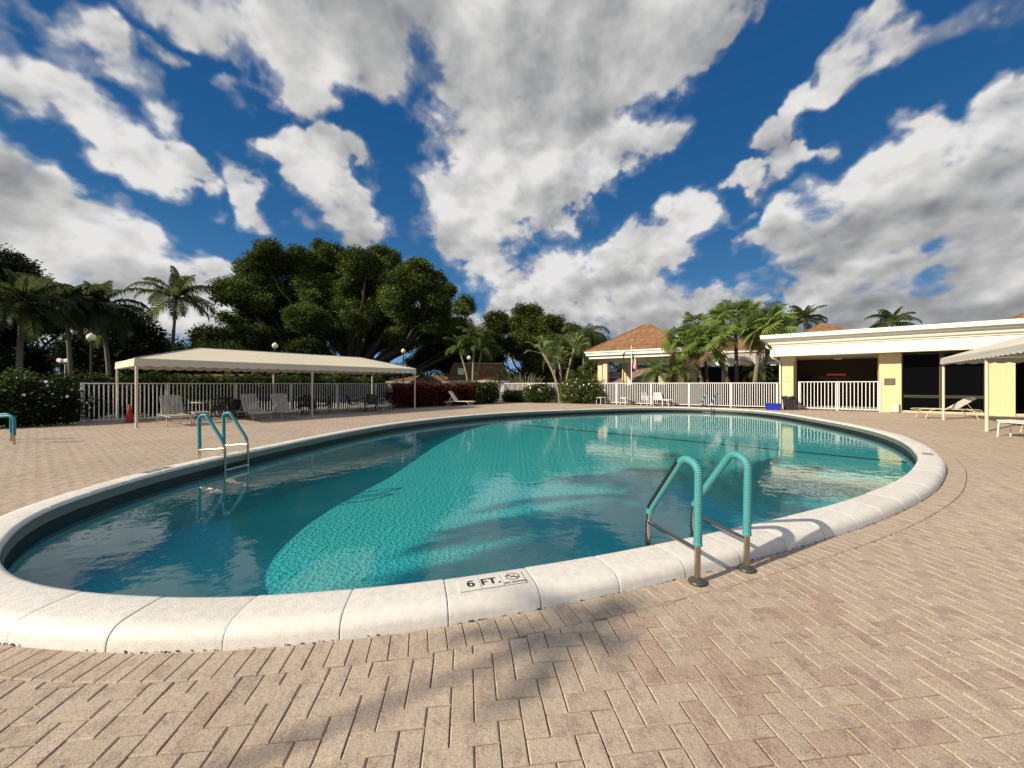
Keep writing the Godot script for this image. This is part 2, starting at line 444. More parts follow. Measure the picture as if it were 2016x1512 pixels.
func leafy(r: float, g: float, b: float, through := 0.5, rough := 0.6) -> StandardMaterial3D:
	var m := paint(r, g, b, rough)
	m.vertex_color_use_as_albedo = true
	m.metallic_specular = 0.22
	m.backlight_enabled = true
	m.backlight = Color(through * 0.8, through, through * 0.35).linear_to_srgb()
	return m

func noise_map(frequency: float, octaves: int, size := 512, low := Color.BLACK, high := Color.WHITE, kind := FastNoiseLite.TYPE_SIMPLEX_SMOOTH, sd := 1) -> NoiseTexture2D:
	var f := FastNoiseLite.new()
	f.seed = sd
	f.noise_type = kind
	f.frequency = frequency
	f.fractal_octaves = octaves
	var t := NoiseTexture2D.new()
	t.width = size
	t.height = size
	t.seamless = true
	t.noise = f
	t.generate_mipmaps = false
	if low != Color.BLACK or high != Color.WHITE:
		var ramp := Gradient.new()
		ramp.set_color(0, low)
		ramp.set_color(1, high)
		t.color_ramp = ramp
	return t

func relief(m: StandardMaterial3D, t: Texture2D, centimetres: float, per_metre: float) -> StandardMaterial3D:
	m.heightmap_enabled = true
	m.heightmap_texture = t
	m.heightmap_scale = centimetres
	m.uv1_triplanar = true
	m.uv1_world_triplanar = true
	m.uv1_scale = Vector3.ONE * per_metre
	return m

func grain_texture(size: int, sd: int, dark: float, share_dark: float, share_light: float, spread: float) -> ImageTexture:   # speckled aggregate with faint stains
	var r := RandomNumberGenerator.new()
	r.seed = sd
	var f := FastNoiseLite.new()
	f.seed = sd
	f.frequency = 6.0 / size
	f.fractal_octaves = 5
	f.fractal_gain = 0.6
	var stain := f.get_seamless_image(size, size)
	var im := Image.create(size, size, false, Image.FORMAT_RGB8)
	for y in size / 2:
		for x in size / 2:
			var st := stain.get_pixel(x * 2, y * 2).r
			var k := (0.96 - r.randf() * spread) * lerpf(0.92, 1.0, smooth(0.22, 0.52, st))
			var q := r.randf()
			if q < share_dark * (1.0 + 1.5 * smooth(0.45, 0.25, st)):
				k *= dark
			elif q > 1.0 - share_light:
				k = minf(k * 1.12, 1.0)
			im.fill_rect(Rect2i(x * 2, y * 2, 2, 2), Color(k, k * lerpf(0.985, 0.998, smooth(0.25, 0.5, st)), k * 0.99))
	for j in size * size / 90:
		var k := 0.95 - r.randf() * spread
		if r.randf() < 0.10: k *= dark
		im.fill_rect(Rect2i(r.randi() % size, r.randi() % size, r.randi_range(2, 4), r.randi_range(2, 4)), Color(k, k * 0.99, k * 0.98))
	return ImageTexture.create_from_image(im)

# ---------------------------------------------------------------- sky
func smooth(a: float, b: float, x: float) -> float:
	var t := clampf((x - a) / (b - a), 0.0, 1.0)
	return t * t * (3.0 - 2.0 * t)

var sky_noise := FastNoiseLite.new()
var sky_fine := FastNoiseLite.new()
var sky_swell := FastNoiseLite.new()
var sky_billow := FastNoiseLite.new()
var sky_warp := FastNoiseLite.new()

func cloud_fields(w: int, h: int) -> Array:   # how much cloud and how bright, for every direction
	var amount := PackedFloat32Array()
	var bright := PackedFloat32Array()
	amount.resize(w * h)
	bright.resize(w * h)
	var r := RandomNumberGenerator.new()
	r.seed = 77
	var all := CLOUDS.duplicate()
	for k in 170:   # the rest of the sky goes on alike
		var az := r.randf_range(66, 294)
		var el := 4.0 + 78.0 * pow(r.randf(), 1.5)
		var sz := r.randf_range(3, 9) * (0.6 + el / 60.0)
		all.append([az, el, sz * 1.4 / maxf(cos(deg_to_rad(el)), 0.25), sz * 0.7, r.randf_range(0.7, 1.3), r.randf_range(0.4, 0.85)])
	for c in all:
		var cx: float = (c[0] / 360.0 + 0.5) * w
		var cy: float = (0.5 - c[1] / 180.0) * h
		var rx: float = maxf(c[2] * 1.45 / 360.0 * w, 1.5)
		var ry: float = maxf(c[3] * 1.45 / 180.0 * h, 1.5)
		for y in range(maxi(0, floori(cy - ry)), mini(h, ceili(cy + ry) + 1)):
			for x in range(floori(cx - rx), ceili(cx + rx) + 1):
				var dx := (x + 0.5 - cx) / rx
				var dy := (y + 0.5 - cy) / ry
				var d := dx * dx + dy * dy
				if d < 1.0:
					var k := y * w + posmod(x, w)
					var q: float = (1.0 - d) * (1.0 - d) * c[4]
					amount[k] += q
					# the top of a heap is brighter than its base
					bright[k] += q * clampf(c[5] - 0.20 * dy, 0.0, 1.0)
	for k in w * h:
		bright[k] = bright[k] / amount[k] if amount[k] > 0.0001 else 0.6
		amount[k] = 1.0 - exp(-1.5 * amount[k])
	return [Image.create_from_data(w, h, false, Image.FORMAT_RF, amount.to_byte_array()), Image.create_from_data(w, h, false, Image.FORMAT_RF, bright.to_byte_array())]

func sky_color(d: Vector3, amount: float, bright: float) -> Color:
	var up := maxf(d.y, 0.0)
	# air: deep blue above, paler towards the horizon
	var t := pow(1.0 - up, 3.2)
	var air := Color(0.011, 0.082, 0.245).lerp(Color(0.070, 0.290, 0.60), t)
	air = air.lerp(Color(0.28, 0.43, 0.60), pow(1.0 - up, 8.0) * 0.75)
	var q := Vector3(d.x, d.y * 1.35, d.z) / (up + 0.75)
	var wv := Vector3(sky_warp.get_noise_3dv(q * 9.0), sky_warp.get_noise_3dv(q * 9.0 + Vector3(3, 1, 7)), sky_warp.get_noise_3dv(q * 9.0 + Vector3(9, 4, 2))) * 0.018
	var n1 := sky_noise.get_noise_3dv(q + wv)
	var n3 := sky_fine.get_noise_3dv(q + wv)
	var s1 := sky_swell.get_noise_3dv(q)
	var s2 := sky_swell.get_noise_3dv(q + Vector3(-0.020, 0.034, 0.004))
	var n4 := sky_fine.get_noise_3dv(q * 2.7 + wv)
	var puff := 1.0 - absf(sky_billow.get_noise_3dv(q + wv)) * 2.0   # rounded heads
	var dens := amount * 1.20 + n1 * 0.66 + puff * 0.18 + n3 * 0.26 + n4 * 0.12 - 0.68
	var soft := 0.20 + 0.34 * smooth(-0.25, 0.35, s1)
	var a := smooth(-0.04, soft, dens)
	a *= lerpf(0.78, 1.0, smooth(0.05, 0.5, dens))
	var veil := smooth(0.05, 0.9, amount * 0.9 + 0.5 * n3 + 0.7 * n1) * 0.42
	a = maxf(a, veil * smooth(0.03, 0.35, amount))
	var body := smooth(0.10, 0.75, dens)
	var lit := bright * 0.90 + (s1 - s2) * 0.46 + puff * 0.10 + n3 * 0.13 + n4 * 0.07 + n1 * 0.10 + (1.0 - body) * 0.05 - 0.02
	lit = pow(clampf((lit - 0.52) * 1.15 + 0.565, 0.0, 1.0), 1.4)
	var c := Color(0.185, 0.195, 0.212).lerp(Color(0.80, 0.79, 0.775), lit)
	return air.lerp(c, clampf(a, 0.0, 1.0)) * (1.0 / EXPOSURE)

func sky_image() -> Image:
	sky_noise.seed = 11
	sky_noise.frequency = 5.0
	sky_noise.fractal_octaves = 6
	sky_noise.fractal_gain = 0.50
	sky_swell.seed = 47
	sky_swell.frequency = 5.5
	sky_swell.fractal_octaves = 3
	sky_swell.fractal_gain = 0.45
	sky_fine.seed = 23
	sky_fine.frequency = 20.0
	sky_fine.fractal_octaves = 4
	sky_fine.fractal_gain = 0.55
	sky_billow.seed = 63
	sky_billow.frequency = 9.0
	sky_billow.fractal_octaves = 4
	sky_billow.fractal_gain = 0.5
	sky_warp.seed = 31
	sky_warp.frequency = 1.0
	sky_warp.fractal_octaves = 2
	var w := 2880
	var h := 1440
	var f := cloud_fields(1080, 540)
	var small_w := w / 3
	var small_h := h / 3
	var base := sky_patch(f, small_w, small_h, 0, 0, small_w, small_h / 2 + 2)
	var whole := Image.create(small_w, small_h, false, Image.FORMAT_RGB8)
	whole.fill(Color(0.25, 0.24, 0.2))
	whole.blit_rect(base, Rect2i(0, 0, small_w, small_h / 2 + 2), Vector2i())
	whole.resize(w, h, Image.INTERPOLATE_CUBIC)
	var x0 := int(w * (0.5 - 64.0 / 360.0))
	var x1 := int(w * (0.5 + 64.0 / 360.0))
	var y0 := int(h * (0.5 - 62.0 / 180.0))
	var y1 := h / 2 + 4
	whole.blit_rect(sky_patch(f, w, h, x0, y0, x1, y1), Rect2i(0, 0, x1 - x0, y1 - y0), Vector2i(x0, y0))
	# a panorama begins at -z, the middle of the view
	var turned := Image.create(w, h, false, Image.FORMAT_RGB8)
	turned.blit_rect(whole, Rect2i(w / 2, 0, w / 2, h), Vector2i())
	turned.blit_rect(whole, Rect2i(0, 0, w / 2, h), Vector2i(w / 2, 0))
	return turned

func sky_patch(f: Array, w: int, h: int, x0: int, y0: int, x1: int, y1: int) -> Image:
	var am: Image = f[0].duplicate()
	var br: Image = f[1].duplicate()
	var fw := am.get_width()
	var fh := am.get_height()
	# a margin round the patch, for the torn outlines
	var full := x1 - x0 == w
	var gx := 0 if full else mini(w / 24, x0)
	var gy := mini(h / 24, y0)
	x0 -= gx
	x1 += gx
	y0 -= gy
	var rect := Rect2i(x0 * fw / w, y0 * fh / h, (x1 - x0) * fw / w, (y1 - y0) * fh / h)
	am = am.get_region(rect)
	br = br.get_region(rect)
	am.resize(x1 - x0, y1 - y0, Image.INTERPOLATE_CUBIC)
	br.resize(x1 - x0, y1 - y0, Image.INTERPOLATE_CUBIC)
	var a := am.get_data().to_float32_array()
	var b := br.get_data().to_float32_array()
	var im := Image.create(x1 - x0, y1 - y0, false, Image.FORMAT_RGB8)
	for y in range(y0 + gy, y1):
		var el := (0.5 - (y + 0.5) / h) * PI
		for x in range(x0 + gx, x1 - gx):
			var az := ((x + 0.5) / w - 0.5) * TAU
			var d := Vector3(sin(az) * cos(el), sin(el), -cos(az) * cos(el))
			# the outlines of the clouds are torn by the wind
			var qx := sky_warp.get_noise_3dv(d * 7.0) * 2.6 + sky_noise.get_noise_3dv(d * 2.2) * 2.6
			var qy := sky_warp.get_noise_3dv(d * 7.0 + Vector3(5, 3, 1)) * 2.0 + sky_noise.get_noise_3dv(d * 2.2 + Vector3(4, 7, 2)) * 2.2
			var kx := x - x0 + int(qx / 360.0 * w / maxf(cos(el), 0.2))
			kx = posmod(kx, x1 - x0) if full else clampi(kx, 0, x1 - x0 - 1)
			var ky := clampi(y - y0 + int(qy / 180.0 * h), 0, y1 - y0 - 1)
			var k := ky * (x1 - x0) + kx
			var c := sky_color(d, clampf(a[k], 0.0, 1.0), clampf(b[k], 0.0, 1.0))
			im.set_pixel(x - x0, y - y0, c.linear_to_srgb())
	return im.get_region(Rect2i(gx, gy, x1 - x0 - 2 * gx, y1 - y0 - gy))

# ---------------------------------------------------------------- pool and deck
var rim := PackedVector2Array()       # inner edge of the coping, (x, z)
var out_dir := PackedVector2Array()   # outward normals
var rim_at := PackedFloat32Array()    # length along it
var rim_long := 0.0

func make_rim() -> void:
	var p := []
	for k in POOL.size() / 2:
		p.append(Vector2(POOL[2 * k], -POOL[2 * k + 1]))
	var m := p.size()
	for k in m:
		for s in 12:
			rim.append(p[k].cubic_interpolate(p[(k + 1) % m], p[(k + m - 1) % m], p[(k + 2) % m], s / 12.0))
	var c := rim.size()
	for k in c:
		var t := (rim[(k + 1) % c] - rim[(k + c - 1) % c]).normalized()
		var o := Vector2(t.y, -t.x)
		if o.dot(rim[k] - Vector2(3.5, -12)) < 0:
			o = -o
		out_dir.append(o)
		rim_at.append(rim_long)
		rim_long += rim[k].distance_to(rim[(k + 1) % c])

func on_rim(s: float, off: float) -> Vector2:   # the point at length s, off metres outside the inner edge
	s = fposmod(s, rim_long)
	var k := clampi(rim_at.bsearch(s, false) - 1, 0, rim.size() - 1)
	var j := (k + 1) % rim.size()
	var long := rim[k].distance_to(rim[j])
	var t := (s - rim_at[k]) / long
	return rim[k].lerp(rim[j], t) + out_dir[k].lerp(out_dir[j], t).normalized() * off

func nearest_on_rim(q: Vector2) -> float:
	var best := 0
	for k in rim.size():
		if rim[k].distance_squared_to(q) < rim[best].distance_squared_to(q):
			best = k
	return rim_at[best]

func around(off: float) -> PackedVector2Array:
	var p := PackedVector2Array()
	for k in rim.size():
		p.append(rim[k] + out_dir[k] * off)
	return p

func pool_depth(q: Vector2) -> float:   # shallow beyond the line across the floor, deeper this side of it
	var d := (q - Vector2(-0.57, -18.0)).dot(Vector2(-0.68, 0.73))
	return 0.34 + 0.74 * smooth(0.0, 8.0, d)

func ring(g: Geo, a: PackedVector2Array, ya, b: PackedVector2Array, yb, uv_scale := 1.0) -> void:   # a sheet between two loops, seen from above
	var m := a.size()
	var first := g.v.size()
	for k in m:
		var ha: float = (ya as Callable).call(a[k]) if ya is Callable else ya
		var hb: float = (yb as Callable).call(b[k]) if yb is Callable else yb
		g.vert(Vector3(a[k].x, ha, a[k].y), Vector3.UP, a[k] * uv_scale)
		g.vert(Vector3(b[k].x, hb, b[k].y), Vector3.UP, b[k] * uv_scale)
	for k in m:
		var p := first + 2 * k
		var q := first + 2 * ((k + 1) % m)
		var pa := Vector3(a[k].x, 0, a[k].y)
		var up := (Vector3(b[k].x, 0, b[k].y) - pa).cross(Vector3(a[(k + 1) % m].x, 0, a[(k + 1) % m].y) - pa).y
		if up > 0:
			g.face(p, p + 1, q + 1)
			g.face(p, q + 1, q)
		else:
			g.face(p, q + 1, p + 1)
			g.face(p, q, q + 1)

func wall_strip(g: Geo, loop: PackedVector2Array, top, bottom, inward := true) -> void:
	var m := loop.size()
	var first := g.v.size()
	var s := 0.0
	for k in m + 1:
		var j := k % m
		var q := loop[j]
		var o := out_dir[j] if not inward else -out_dir[j]
		var ht: float = (top as Callable).call(q) if top is Callable else top
		var hb: float = (bottom as Callable).call(q) if bottom is Callable else bottom
		g.vert(Vector3(q.x, hb, q.y), Vector3(o.x, 0, o.y), Vector2(s, hb))
		g.vert(Vector3(q.x, ht, q.y), Vector3(o.x, 0, o.y), Vector2(s, ht))
		s += q.distance_to(loop[(j + 1) % m])
	for k in m:
		var p := first + 2 * k
		var a := g.v[p]
		var nn := (g.v[p + 2] - a).cross(g.v[p + 1] - a)
		if nn.dot(g.n[p]) > 0:
			g.face(p, p + 2, p + 3)
			g.face(p, p + 3, p + 1)
		else:
			g.face(p, p + 3, p + 2)
			g.face(p, p + 1, p + 3)

func build_pool() -> void:
	var center := Vector2(3.5, -12)
	var basin := Node3D.new()
	basin.name = "pool_basin"
	add_child(basin)
	tag(basin, "", "", "", "structure")
	var edge := around(0.03)
	var g := Geo.new()
	var floor_h := func(q): return -pool_depth(q)
	wall_strip(g, edge, -0.25, floor_h)
	part("pool_wall", g, M.plaster_wall, basin)
	g = Geo.new()
	wall_strip(g, edge, -0.01, -0.25)
	part("tile_band", g, M.tile_band, basin)
	g = Geo.new()
	var steps := 26
	for k in steps:
		var a := PackedVector2Array()
		var b := PackedVector2Array()
		for q in edge:
			a.append(center.lerp(q, float(k) / steps + 0.0005))
			b.append(center.lerp(q, float(k + 1) / steps + (0.0005 if k + 1 < steps else 0.0)))
		ring(g, a, floor_h, b, floor_h)
	part("pool_floor", g, M.plaster, basin)
	g = Geo.new()
	var la := Vector2(-1.3, -18.68)
	var lb := Vector2(10.2, -7.98)
	var w := (lb - la).normalized().orthogonal() * 0.10
	for k in 60:
		var p := la.lerp(lb, k / 60.0)
		var q := la.lerp(lb, (k + 1) / 60.0)
		var hp := 0.005 - pool_depth(p)
		g.quad(Vector3(p.x - w.x, hp, p.y - w.y), Vector3(q.x - w.x, hp, q.y - w.y), Vector3(q.x + w.x, hp, q.y + w.y), Vector3(p.x + w.x, hp, p.y + w.y))
	part("floor_line", g, M.dark_tile, basin)
	# the water
	g = Geo.new()
	for k in 6:
		var a := PackedVector2Array()
		var b := PackedVector2Array()
		for q in edge:
			a.append(center.lerp(q, k / 6.0 + 0.0005))
			b.append(center.lerp(q, (k + 1) / 6.0 + (0.0005 if k < 5 else 0.0)))
		ring(g, a, WATER_LEVEL, b, WATER_LEVEL)
	setting("pool_water", g, M.water)

func build_coping() -> Node3D:
	var o := thing("pool_coping", "thick white painted coping of rounded blocks along the curved pool edge", "coping")
	# cross-section from the underside on the pool side over the top to the foot outside: (metres outside the edge, height)
	var prof := [Vector2(0.0, -0.03), Vector2(0.0, 0.085), Vector2(0.012, 0.112), Vector2(0.04, COPING_TOP), Vector2(0.15, COPING_TOP + 0.002), Vector2(0.255, COPING_TOP - 0.002), Vector2(0.305, 0.106), Vector2(0.338, 0.075), Vector2(0.352, 0.04), Vector2(COPING_WIDTH, -0.04)]
	var count := 99
	var long := rim_long / count
	var start := nearest_on_rim(Vector2(-0.5, -2.72)) 
	var sgn := 1.0 if on_rim(start + 0.3, 0).x > on_rim(start, 0).x else -1.0
	for k in count:
		var g := Geo.new()
		var s0 := start + sgn * (k * long + 0.003)
		var s1 := start + sgn * ((k + 1) * long - 0.003)
		var lift := rng.randf_range(-0.0025, 0.0025)
		var push := rng.randf_range(-0.003, 0.003)
		var rows := []
		var at := [0.0, 0.0001, 0.018, 0.2, 0.4, 0.6, 0.8, 0.982, 0.9999, 1.0]
		var mids := Vector2(0.18, 0.03)
		for r in at.size():
			var s: float = lerpf(s0, s1, at[r])
			var row := []
			for q in prof:
				var e: Vector2 = q
				if r <= 1 or r >= at.size() - 2:
					e = mids + (e - mids) * Vector2(0.985, 0.955)   # rounded ends where the blocks meet
				if r == 0 or r == at.size() - 1:
					e = mids
				var p := on_rim(s, e.x + push)
				row.append(Vector3(p.x, e.y + lift, p.y))
			rows.append(row)
		var first := g.v.size()
		var c: int = prof.size()
		for r in rows.size():
			for q in c:
				var tq: Vector3 = rows[r][mini(q + 1, c - 1)] - rows[r][maxi(q - 1, 0)]
				var tr: Vector3 = rows[clampi(r + 1, 2, rows.size() - 2)][q] - rows[clampi(r - 1, 1, rows.size() - 3)][q]
				var nn := tq.cross(tr)
				var core := on_rim(lerpf(s0, s1, at[r]), mids.x)
				if nn.dot(rows[r][q] - Vector3(core.x, mids.y, core.y)) < 0 and r > 0 and r < rows.size() - 1:
					nn = -nn
				g.vert(rows[r][q], nn)
		for r in rows.size() - 1:
			for q in c - 1:
				var p := first + r * c + q
				if r > 0 and r < rows.size() - 2:
					g.face(p, p + c, p + c + 1)
					g.face(p, p + c + 1, p + 1)
		# flat ends take their own normals
		for e in [0, 1]:
			var r: int = 1 if e == 0 else rows.size() - 2
			var tr: Vector3 = (rows[2][4] - rows[1][4]).normalized() * (-1.0 if e == 0 else 1.0)
			var cc := g.vert((rows[r][2] + rows[r][8]) / 2.0, tr)
			for q in c:
				g.vert(rows[r][q], tr)
			for q in c - 1:
				g.face(cc, cc + 1 + q, cc + 2 + q)
		part("coping_block", g, M.coping if k % 4 else M.coping_worn, o)
	# a darker grey-green strip over the face towards the water
	var gf := Geo.new()
	wall_strip(gf, around(-0.004), 0.078, -0.034)
	part("inner_face", gf, M.coping_face, o)
	# mortar between the blocks
	var gm := Geo.new()
	var pm := around(0.015)
	var po := around(0.335)
	ring(gm, pm, 0.098, po, 0.07)
	part("mortar", gm, M.mortar, o)
	return o

func depth_marker(o: Node3D, s: float, texts: Array, legible: bool, called := "depth_marker") -> void:   # flat tiles let into the top of the coping, read from outside
	var at := on_rim(s, 0.155)
	var outw := (on_rim(s, 1.0) - on_rim(s, 0.0)).normalized()
	var right := Vector2(outw.y, -outw.x)   # to the reader's right
	var b := Basis(Vector3(right.x, 0, right.y), Vector3.UP, Vector3(outw.x, 0, outw.y))
	var t := Transform3D(b, Vector3(at.x, COPING_TOP + 0.004, at.y))
	for k in texts.size():
		var g := Geo.new()
		g.rbox(Vector3(), Vector3(0.152, 0.006, 0.152), 0.002)
		var tile := put(called, g.mesh(), M.marker_tile if legible else M.marker_old, o, t * Transform3D(Basis(), Vector3((k - (texts.size() - 1) / 2.0) * 0.158, 0, 0)))
		if not legible:
			var gl := Geo.new()
			for row in 3:
				gl.box(Vector3(rng.randf_range(-0.01, 0.01), 0.0042, -0.04 + row * 0.04), Vector3(0.09 + 0.02 * (row % 2), 0.0012, 0.014))
			part("worn_lettering", gl, M.marker_ink, tile)
			continue
		if texts[k] == "no diving":
			var gs := Geo.new()
			var pts := []
			for e in 9:
				var a := TAU * (e + 0.5) / 8
				pts.append(Vector3(cos(a) * 0.05, 0.0042, sin(a) * 0.045 - 0.018))
			for e in 8:
				gs.bar(pts[e], pts[e + 1], 0.007, 0.0012)
			gs.bar(pts[0] , pts[4], 0.006, 0.0011)
			part("warning_symbol", gs, M.marker_red, tile)
			var gd := Geo.new()
			gd.bar(Vector3(-0.028, 0.0038, -0.042), Vector3(0.03, 0.0038, 0.008), 0.007, 0.0014)
			gd.bar(Vector3(0.022, 0.0038, -0.038), Vector3(-0.018, 0.0038, 0.0), 0.005, 0.0014)
			part("diver_figure", gd, M.marker_ink, tile)
			lettering("NO DIVING", 0.021, tile, Vector3(0, 0.0036, 0.056))
		else:
			lettering(texts[k], 0.078, tile, Vector3(0.010 if texts[k] == "6" else -0.008, 0.0037, 0.0))

func lettering(text: String, height: float, parent: Node3D, at: Vector3, m: Material = null, lying := true) -> void:
	var f := SystemFont.new()
	f.font_names = PackedStringArray(["Droid Sans"])
	f.font_weight = 800
	var t := TextMesh.new()
	t.text = text
	t.font = f
	t.font_size = 64
	t.pixel_size = height / 46.0
	t.depth = 0.0015
	t.curve_step = 2.0
	var o := put("lettering", t, m if m else M.marker_ink, parent)
	o.transform = Transform3D(Basis(Vector3.RIGHT, -PI / 2) if lying else Basis(), at)

# ---------------------------------------------------------------- paving
const DECK := [-0.68, -33.0, -33.6, 6.0, 50.5, 6.0, 50.5, -1.6]

func on_deck(p: Vector2) -> bool:
	for k in 4:
		var a := Vector2(DECK[2 * k], DECK[2 * k + 1])
		var b := Vector2(DECK[(2 * k + 2) % 8], DECK[(2 * k + 3) % 8])
		if (b - a).cross(p - a) > 0:
			return false
	return true

func deck_far(c: Vector2, d: Vector2) -> float:   # how far the deck reaches from c towards d
	var best := 200.0
	for k in 4:
		var a := Vector2(DECK[2 * k], DECK[2 * k + 1])
		var b := Vector2(DECK[(2 * k + 2) % 8], DECK[(2 * k + 3) % 8])
		var hit = Geometry2D.segment_intersects_segment(c, c + d * 200.0, a, b)
		if hit != null:
			best = minf(best, c.distance_to(hit))
	return best

func build_deck() -> void:
	var deck := Node3D.new()
	deck.name = "pool_deck"
	add_child(deck)
	tag(deck, "", "", "", "structure")
	var c := Vector2(3.5, -12)
	var edge := around(0.02)
	var far := PackedVector2Array()
	var lawn_far := PackedVector2Array()
	for q in edge:
		var d := (q - c).normalized()
		far.append(c + d * deck_far(c, d))
		lawn_far.append(c + d * 900.0)
	var g := Geo.new()
	ring(g, edge, -0.016, far, -0.016)
	part("sand_bed", g, M.sand, deck)
	g = Geo.new()
	var mid := PackedVector2Array()
	for k in edge.size():
		mid.append(far[k].lerp(c, 0.02))
	ring(g, mid, -0.10, lawn_far, -0.10)
	setting("lawn", g, M.lawn)
	# every paver as (four corners or more, tone)
	var big := around(COPING_WIDTH + 0.225 + 0.12)
	var border := around(COPING_WIDTH + 0.220)
	var small := around(COPING_WIDTH + 0.225 - 0.14)
	var tone_noise := FastNoiseLite.new()
	tone_noise.seed = 5
	tone_noise.frequency = 0.35
	tone_noise.fractal_octaves = 3
	var w := 0.107
	var ang := deg_to_rad(6.6)
	var e1 := Vector2(cos(ang), -sin(ang))
	var e2 := Vector2(-sin(ang), -cos(ang))
	var gap := 0.0022
	var whole := []    # [centre, turn]
	var cut := []      # [polygon]
	for y in range(-40, 345):
		for x in range(-460, 480):
			var q := posmod(x - y, 4)
			if q != 0 and q != 3:
				continue
			var mid2 := e1 * w * (x + (1.0 if q == 0 else 0.5)) + e2 * w * (y + (0.5 if q == 0 else 1.0)) + Vector2(0.03, 0.02)
			var z := -mid2.y
			if z < -3.0 or z > 33.2 or absf(mid2.x) > 1.55 * maxf(z, 0.0) + 7.0:
				continue
			if not on_deck(mid2) or mid2.y < -0.52 * (mid2.x - 17.5) * -1.0 - 25.6 and mid2.x > 17.5:
				continue
			if mid2.distance_squared_to(c) < 240.0 and Geometry2D.is_point_in_polygon(mid2, big):
				if Geometry2D.is_point_in_polygon(mid2, small):
					continue
				var hx := (w - gap if q == 0 else w / 2 - gap)
				var hy := (w / 2 - gap if q == 0 else w - gap)
				var poly := PackedVector2Array([mid2 - e1 * hx - e2 * hy, mid2 + e1 * hx - e2 * hy, mid2 + e1 * hx + e2 * hy, mid2 - e1 * hx + e2 * hy])
				for piece in Geometry2D.clip_polygons(poly, border):
					var ar := 0.0
					for k in piece.size():
						ar += piece[k].cross(piece[(k + 1) % piece.size()])
					if absf(ar) > 0.0012:
						cut.append(piece)
				continue
			whole.append([mid2, q == 0])
	# the course of pavers laid square to the coping
	var n := int(rim_long / 0.1005)
	for k in n:
		var s0 := rim_long * k / n
		var s1 := rim_long * (k + 1) / n
		var a := on_rim(s0, COPING_WIDTH + 0.004)
		if -a.y > 14.0 and a.x < 4.0:
			pass
		cut.append(PackedVector2Array([a.lerp(on_rim(s1, COPING_WIDTH + 0.004), 0.02), on_rim(s1, COPING_WIDTH + 0.004).lerp(a, 0.02), on_rim(s1, COPING_WIDTH + 0.214).lerp(on_rim(s0, COPING_WIDTH + 0.214), 0.02), on_rim(s0, COPING_WIDTH + 0.214).lerp(on_rim(s1, COPING_WIDTH + 0.214), 0.02)]))
	# the 300 that show largest are pieces of their own
	var rank := []
	for k in whole.size():
		rank.append([paver_size(whole[k][0], 0.022), k, true])
	for k in cut.size():
		var m := Vector2()
		var ar := 0.0
		for j in cut[k].size():
			m += cut[k][j] / cut[k].size()
			ar += cut[k][j].cross(cut[k][(j + 1) % cut[k].size()]) / 2.0
		rank.append([paver_size(m, absf(ar)), k, false])
	rank.sort_custom(func(p, q): return p[0] > q[0])
	var gp := Geo.new()
	gp.prism(PackedVector2Array([Vector2(-w + gap, -w / 2 + gap), Vector2(w - gap, -w / 2 + gap), Vector2(w - gap, w / 2 - gap), Vector2(-w + gap, w / 2 - gap)]), 0.0, 0.04, 0.0060)
	var brick := gp.mesh()
	var rest := []
	var tints := []
	var joined := Geo.new()
	for k in rank.size():
		var r = rank[k]
		var lone: bool = k < 300
		if r[2]:
			var m: Vector2 = whole[r[1]][0]
			var turn: float = ang if whole[r[1]][1] else ang + PI / 2
			var t := Transform3D(Basis(Vector3.UP, turn) * Basis.from_euler(Vector3(rng.randfn(0, 0.004), 0, rng.randfn(0, 0.004))), Vector3(m.x, rng.randf_range(-0.0018, 0.0012), m.y))
			var tone := tone_noise.get_noise_2dv(m) * 1.5 + rng.randfn(0, 0.42)
			if lone:
				put("paver", brick, M.pavers[clampi(roundi(tone * 1.8 + 2.6), 0, 6)], deck, t)
			else:
				rest.append(t)
				tints.append(paver_color(tone))
		else:
			var poly: PackedVector2Array = cut[r[1]]
			var tone := tone_noise.get_noise_2dv(poly[0]) * 1.5 + rng.randfn(0, 0.4)
			var g1 := Geo.new() if lone else joined
			g1.prism(poly, rng.randf_range(-0.002, 0.0015), 0.04, 0.0060)
			if lone:
				part("paver", g1, M.pavers[clampi(roundi(tone * 1.8 + 2.6), 0, 6)], deck)
	var o := part("edge_pavers", joined, M.pavers[2], deck)
	o.set_meta("kind", "stuff")
	many("pavers", brick, M.paver_many, deck, rest, tints)
	# dirt caught along the foot of the coping
	var crumb := Geo.new()
	crumb.lathe([Vector2(0.0, -0.5), Vector2(0.6, 0.1), Vector2(0.0, 0.6)], 5)
	var bits := []
	for k in 1500:
		var s := rng.randf() * rim_long
		var clump := 0.5 + 0.5 * sin(s * 9.0) * sin(s * 3.7 + 1.0)
		if rng.randf() > clump * 0.9 + 0.1:
			continue
		var p := on_rim(s, COPING_WIDTH + rng.randf_range(-0.004, 0.010))
		var sz := rng.randf_range(0.004, 0.011)
		bits.append(Transform3D(Basis.from_euler(Vector3(rng.randf() * 3, rng.randf() * 6, 0)).scaled(Vector3(sz * 1.7, sz, sz * 1.3)), Vector3(p.x, 0.001, p.y)))
	for k in 260:   # crumbs and specks lying about on the paving
		var p := Vector2(rng.randf_range(-8, 12), -rng.randf_range(1.3, 16))
		if Geometry2D.is_point_in_polygon(p, border):
			continue
		var sz := rng.randf_range(0.002, 0.006)
		bits.append(Transform3D(Basis.from_euler(Vector3(rng.randf() * 3, rng.randf() * 6, 0)).scaled(Vector3(sz * 1.7, sz, sz * 1.3)), Vector3(p.x, 0.002, p.y)))
	many("dirt_crumbs", crumb.mesh(), M.dirt, deck, bits)

